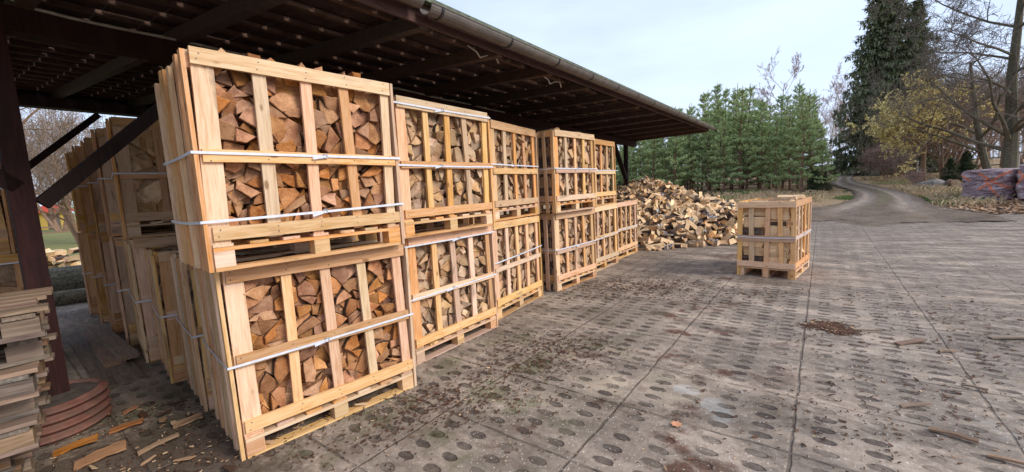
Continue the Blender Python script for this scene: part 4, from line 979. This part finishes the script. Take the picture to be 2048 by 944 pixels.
cl=[(1110,700,.35,500),(1050,745,.3,300),(880,810,.32,600),(1240,575,.6,500),(1320,580,.5,350),(1650,655,.10,600),(1685,668,.08,320),(1750,600,.5,50),(1980,690,.4,60),(1950,640,.5,50),(700,890,.3,200),(330,930,.4,100),(1400,600,.5,60),(1000,820,.4,120),(2000,790,.5,40)]
cl+=[(1500+70*k,590+45*((k*37)%8),.35,70) for k in range(8)]
for px,py,sg,n in cl:
    c=at(px,py)
    for i in range(n):
        x,y=c.x+rng.gauss(0,sg),c.y+rng.gauss(0,sg*.6); l=rng.uniform(.004,.010)*(1+.25*math.hypot(x,y))*(1 if rng.random()<.95 else 2); chip(mb,rng,x,y,.019,l*1.6,l*.6,.004,0 if rng.random()<.05 else 1)
for i in range(1300):
    r_=1.2+9*rng.random()**1.3; a=rng.uniform(-5,56); x,y=r_*math.sin(R(a)),r_*math.cos(R(a)); l=rng.uniform(.003,.006)*(1+.35*r_) if rng.random()<.96 else .025; chip(mb,rng,x,y,.019,l*1.8,l*.5,.003,0 if rng.random()<.2 else 1)
tag(mb.build('bark_debris',[CHM,CHD]),'dark bark crumbs strewn over the slab yard','bark debris',kind='stuff')
# pale pebbles on the yard
rng=random.Random(63); mb=MB(); PEB=leaf_mat('pebbles',(.28,.23,.19),(.62,.56,.49))
for i in range(9000):
    r_=1.2+11*rng.random()**1.5; a=rng.uniform(-8,57); x,y=r_*math.sin(R(a)),r_*math.cos(R(a))
    if mn.noise(Vector((x*.7,y*.7,0)))<-.25: continue
    s=rng.uniform(.0015,.0052)*(1+.05*r_); z=.012
    mb.add([(x-s,y-s*.6,z),(x+s,y-s*.7,z),(x+s*.8,y+s*.8,z),(x-s*.7,y+s,z),(x,y,z+s*.9)],[(0,1,4),(1,2,4),(2,3,4),(3,0,4)])
tag(mb.build('pebbles',PEB),'pale grit and small stones over the slab yard','pebbles',kind='stuff')
# larger single scraps
SCM=board_mat('splinter_wood','x',(.38,.28,.20),(.27,.19,.13),(.15,.10,.07),.3)
scr=[(1820,692,.28,.05,8,'flat brown scrap of wood lying out on the slabs, the widest one'),(1905,880,.20,.035,-50,'upright-looking curled bark splinter near the right foreground'),(1830,822,.20,.02,0,'thin dark splinter lying level on the slabs'),
     (1948,785,.13,.018,-55,'small pale splinter slanting on the slabs'),(1735,668,.22,.015,-25,'thin twig beside the dark bark patch'),(2035,940,.22,.02,-45,'splinter at the lower right corner'),(2020,682,.30,.05,-15,'light brown bark strip near the right edge'),(1690,838,.02,.02,0,None),
     (1895,708,.12,.03,-20,'short dark bark piece behind the flat scrap')]
for i,(px,py,l,w,a,lb) in enumerate(scr):
    if not lb: continue
    c=at(px,py); mb=MB(); mb.bar((-l/2,0,0),(l/2,0,.01),w,.012,(0,0,1),0,5,w*.14,random.Random(i),bow=.004); o=mb.build('wood_scrap',SCM); o.location=(c.x,c.y,.024); o.rotation_euler=(0,0,R(a)); tag(o,lb,'wood scrap')
big=[((155,905),.30,.06,38,'largest orange offcut among the chips by the pipe ring'),((205,925),.34,.09,42,'wide flat orange offcut in the lower left chips'),((255,865),.26,.05,30,'curled bark slab among the chips below the pipe ring'),((320,900),.30,.03,48,'long thin orange sliver among the chips'),((378,855),.24,.06,40,'flat grey-brown offcut near the crate corner'),((205,842),.14,.05,35,'small pale offcut touching the pipe ring'),((262,832),.12,.03,60,'little upright chip right of the pipe ring')]
OFC=board_mat('orange_offcut','x',(.56,.34,.18),(.42,.235,.11),(.24,.125,.06),.7)
for i,((px,py),l,w,a,lb) in enumerate(big):
    c=at(px,py); mb=MB(); l*=.72; mb.bar((-l/2,0,0),(l/2,0,.012),w,.014,(0,0,1),0,5,w*.14,random.Random(i+50),bow=.004); o=mb.build('wood_offcut',OFC); o.location=(c.x,c.y,.034); o.rotation_euler=(R(8),R(-5),R(a)); tag(o,lb,'wood offcut')
mb=MB(); rng=random.Random(4); c=at(1353,858)
for k in range(7): quad(mb,Vector((0,0,.008)),Vector((math.cos(k*.9),math.sin(k*.9),.15)),Vector((0,0,1)),.04,.025)
o=mb.build('fallen_leaf',leaf_mat('orange_leaf',(.55,.24,.13),(.62,.32,.18))); o.location=(c.x,c.y,.012); tag(o,'single orange fallen leaf on a slab in the foreground','leaf')
# ------------------------------------------------------------------ wrapped bales
def bale(loc,yaw,Lx,Ly,Hz,seed,marks,label):
    t=NT('bale_wrap_%d'%seed,.75,.3); o_=t.coord(); x_,y_,z_=t.sep(o_)
    n=t.noise(t.vm('MULTIPLY',o_,(1,1,4.5)),2.6,4,.65); f=t.noise(o_,14,3,.6)
    col=t.ramp(t.mt('ADD',t.mt('MULTIPLY',n,.7),t.mt('MULTIPLY',f,.3)),[(.34,(.12,.078,.084)),(.5,(.27,.19,.20)),(.64,(.50,.41,.42))])
    msk=None
    for (x0,z0,x1,z1) in marks:
        dx,dz=x1-x0,z1-z0; ll=dx*dx+dz*dz
        s=t.mt('DIVIDE',t.mt('ADD',t.mt('MULTIPLY',t.mt('SUBTRACT',x_,x0),dx),t.mt('MULTIPLY',t.mt('SUBTRACT',z_,z0),dz)),ll,clamp=True)
        ex=t.mt('SUBTRACT',x_,t.mt('ADD',x0,t.mt('MULTIPLY',s,dx))); ez=t.mt('SUBTRACT',z_,t.mt('ADD',z0,t.mt('MULTIPLY',s,dz)))
        d=t.mt('SQRT',t.mt('ADD',t.mt('MULTIPLY',ex,ex),t.mt('MULTIPLY',ez,ez))); mk=t.ss(t.mt('ADD',d,t.mt('MULTIPLY',t.mt('SUBTRACT',f,.5),.08)),.055,.02); msk=mk if msk is None else t.mt('MAXIMUM',msk,mk)
    fr=t.mt('LESS_THAN',y_,-Ly*.25)
    col=t.mix(t.mt('MULTIPLY',t.mt('MULTIPLY',msk,fr),.8),col,(.62,.17,.07)); mat=t.done(col,t.bump(n,.5,.04))
    root=empty('wrapped_bale',loc,R(yaw)); tag(root,label,'bale','wrapped firewood bales beyond the yard')
    mb=MB(); nu,nv=72,30; vs=[]
    for j in range(nv+1):
        v=j/nv; zz=v*Hz
        prof=(1-abs(2*v-1)**6)**(1/3.)*.10+.90 if 0<v<1 else .88
        for i in range(nu):
            a=2*math.pi*i/nu; c,s=math.cos(a),math.sin(a); k=(abs(c)**5+abs(s)**5)**(-1/5.)
            X,Y=c*k*Lx/2*prof,s*k*Ly/2*prof
            ledge=mn.noise(Vector((X*1.1+seed,Y*1.1,0)))*2; q=mn.noise(Vector((X*2.2+seed*3,Y*2.2,round(zz*9+ledge)*1.7)))*.10+mn.noise(Vector((X*6,Y*6,zz*8)))*.02
            vs.append((X*(1+q),Y*(1+q*1.5),zz+.03*mn.noise(Vector((X*2,Y*2,seed)))))
    fs=[(j*nu+i,j*nu+(i+1)%nu,(j+1)*nu+(i+1)%nu,(j+1)*nu+i) for j in range(nv) for i in range(nu)]
    tp=len(vs); vs.append((0,0,Hz+.03)); bt=len(vs); vs.append((0,0,0))
    fs+=[(nv*nu+i,nv*nu+(i+1)%nu,tp) for i in range(nu)]+[((i+1)%nu,i,bt) for i in range(nu)]
    mb.add(vs,fs); mb.build('wrapping',mat,root)
    rng=random.Random(seed); mb=MB()
    for k in range(26):
        x=rng.uniform(-Lx/2*.85,Lx/2*.8); z=rng.uniform(.08,Hz*.96); l=rng.uniform(.25,.7); yy=-Ly/2*.93-rng.uniform(.0,.04)
        mb.bar((x,yy,z),(min(x+l,Lx/2*.9),yy-rng.uniform(-.01,.03),z+rng.uniform(-.03,.03)),.05,rng.uniform(.035,.09),(0,0,1),0,3,.01,rng)
    mb.build('loose_fold',mat,root)
bl=at(1915,399); br=at(2010,402); ctr_=(bl+br)/2; d=(br-bl); Ln=d.length; yw=math.degrees(math.atan2(d.y,d.x)); nrm=Vector((-d.y,d.x,0)).normalized()
Hb=1.08
p=ctr_+nrm*.6; p.z=T(ctr_.x,ctr_.y)-.03
bale(p,yw,Ln*1.0,1.3,Hb,5,((-.05,.95,.62,.45),(.62,.98,-.0,.42),(.1,.7,.45,.2),(-Ln*.44,.9,-Ln*.25,.75)),'mauve wrapped bale with an orange spray-painted star, the left one of the pair')
p2=ctr_+d.normalized()*(Ln*1.02+.1)+nrm*.75; p2.z=T(p2.x,p2.y)-.03
bale(p2,yw+6,Ln*1.1,1.35,Hb+.12,9,((-.75,1.1,-.1,.45),(-.1,1.15,-.8,.4)),'mauve wrapped bale with an orange spray-painted cross, cut by the right picture edge')
# boulder and a fallen log
STN=plain('boulder_stone',(.24,.225,.21),.9,.2,.4,5)
def rock(loc,sx,sy,sz,seed,label):
    mb=MB(); nu,nv=20,12; vs=[]
    for j in range(nv+1):
        for i in range(nu):
            a=2*math.pi*i/nu; b=math.pi*j/nv; d=Vector((math.cos(a)*math.sin(b),math.sin(a)*math.sin(b),math.cos(b))); k=1+.3*mn.noise(d*1.6+Vector((seed,0,0))); vs.append((d.x*sx*k,d.y*sy*k,d.z*sz*k))
    mb.add(vs,[(j*nu+i,(j+1)*nu+i,(j+1)*nu+(i+1)%nu,j*nu+(i+1)%nu) for j in range(nv) for i in range(nu)]); o=mb.build('boulder',STN,smooth=True); o.location=loc; tag(o,label,'boulder')
q=at(1865,372); rock(q,.75,.5,.32,3,'rounded grey boulder left of the wrapped bales')
q=at(1823,376); rock(q,.3,.25,.13,7,'smaller stone left of the rounded boulder')
def log(loc,yaw,r_,Ln,label,mat=BRK,z=None):
    mb=MB(); n=14; pts=[(-Ln/2+Ln*i/5,.02*math.sin(i*2),.01*math.cos(i)) for i in range(6)]; mb.tube(pts,[r_*(1+.05*math.sin(i*3)) for i in range(6)],n); mb.m[-1]=1; mb.m[-2]=1
    o=mb.build('felled_log',[mat,PE]); o.location=(loc[0],loc[1],T(loc[0],loc[1])+r_*.9 if z is None else z); o.rotation_euler=(0,0,R(yaw)); tag(o,label,'log')
q=at(1905,372); log(q,50,.16,1.6,'dark fallen trunk piece between the boulder and the bales',BRR)
q=at(128,590); log((q.x,q.y),38,.30,1.5,'thick hollow log lying behind the shed beyond the near post',BRK)
q=at(120,612); log((q.x,q.y),40,.14,1.6,'thin round log on the ground in front of the hollow one',BRK)
# small stack of split logs beyond the shed
rng=random.Random(90); c=at(118,537)
for k in range(26):
    o=link('split_log',rng.choice(PRM)); row=k//7; o.matrix_world=Matrix.Translation((c.x+rng.uniform(-1.0,.9)*(1-.15*row),c.y+rng.uniform(-.3,.3),T(c.x,c.y)+.08+.13*row))@Matrix.Rotation(rng.uniform(-.5,.5),4,'Z')@Matrix.Rotation(rng.uniform(0,6.28),4,'Y')@Matrix.Scale(1.3,4)
    tag(o,'orange-brown split log in the small pile on the lawn behind the shed','split log','small pile on the lawn behind the shed')
# hut with red roof far beyond
hc=polar(-48.0,58,0); hut=empty('garden_hut',hc,R(48)); tag(hut,'small yellow hut with a red roof far across the lawn','hut')
HW=plain('yellow_wall',(.62,.42,.10),.8,.2); HR=plain('red_roof',(.50,.06,.03),.7,.3)
mb=MB(); mb.box((-1.1,-1,0),(1.1,1,1.7)); mb.build('wall',HW,hut)
mb=MB(); mb.add([(-1.7,-1.5,1.6),(1.7,-1.5,1.6),(1.7,1.5,1.6),(-1.7,1.5,1.6),(0,0,2.5)],[(0,1,4),(1,2,4),(2,3,4),(3,0,4),(3,2,1,0)]); mb.build('roof',HR,hut)
mb=MB(); mb.box((-.4,-1.03,0),(.4,-1.003,1.4)); mb.build('door',TWD,hut)
# fence beyond the bales
fr_=empty('wire_fence',polar(49.5,40,0),R(-44)); tag(fr_,'low rail fence in the wood behind the wrapped bales','fence')
for k in range(6): mb=MB(); mb.tube([(k*2.2-5.5,0,-.3),(k*2.2-5.5,0,1.1)],.05,6); mb.build('post',BIR if k%2 else BRK,fr_)
for z in (.5,.95): mb=MB(); mb.bar((-5.6,.05,z),(5.6,.05,z+.05),.04,.07); mb.build('rail',BRK,fr_)
fe=empty('wooden_fence',polar(-48,40,0),R(45)); tag(fe,'low wooden fence across the far side of the lawn','fence')
for k in range(8): mb=MB(); mb.box((k*1.5-5.3,-.05,-.1),(k*1.5-5.2,.05,.8)); mb.build('post',BRR,fe)
for z in (.3,.65): mb=MB(); mb.bar((-5.4,-.07,z),(5.4,-.07,z),.03,.09); mb.build('rail',BRR,fe)
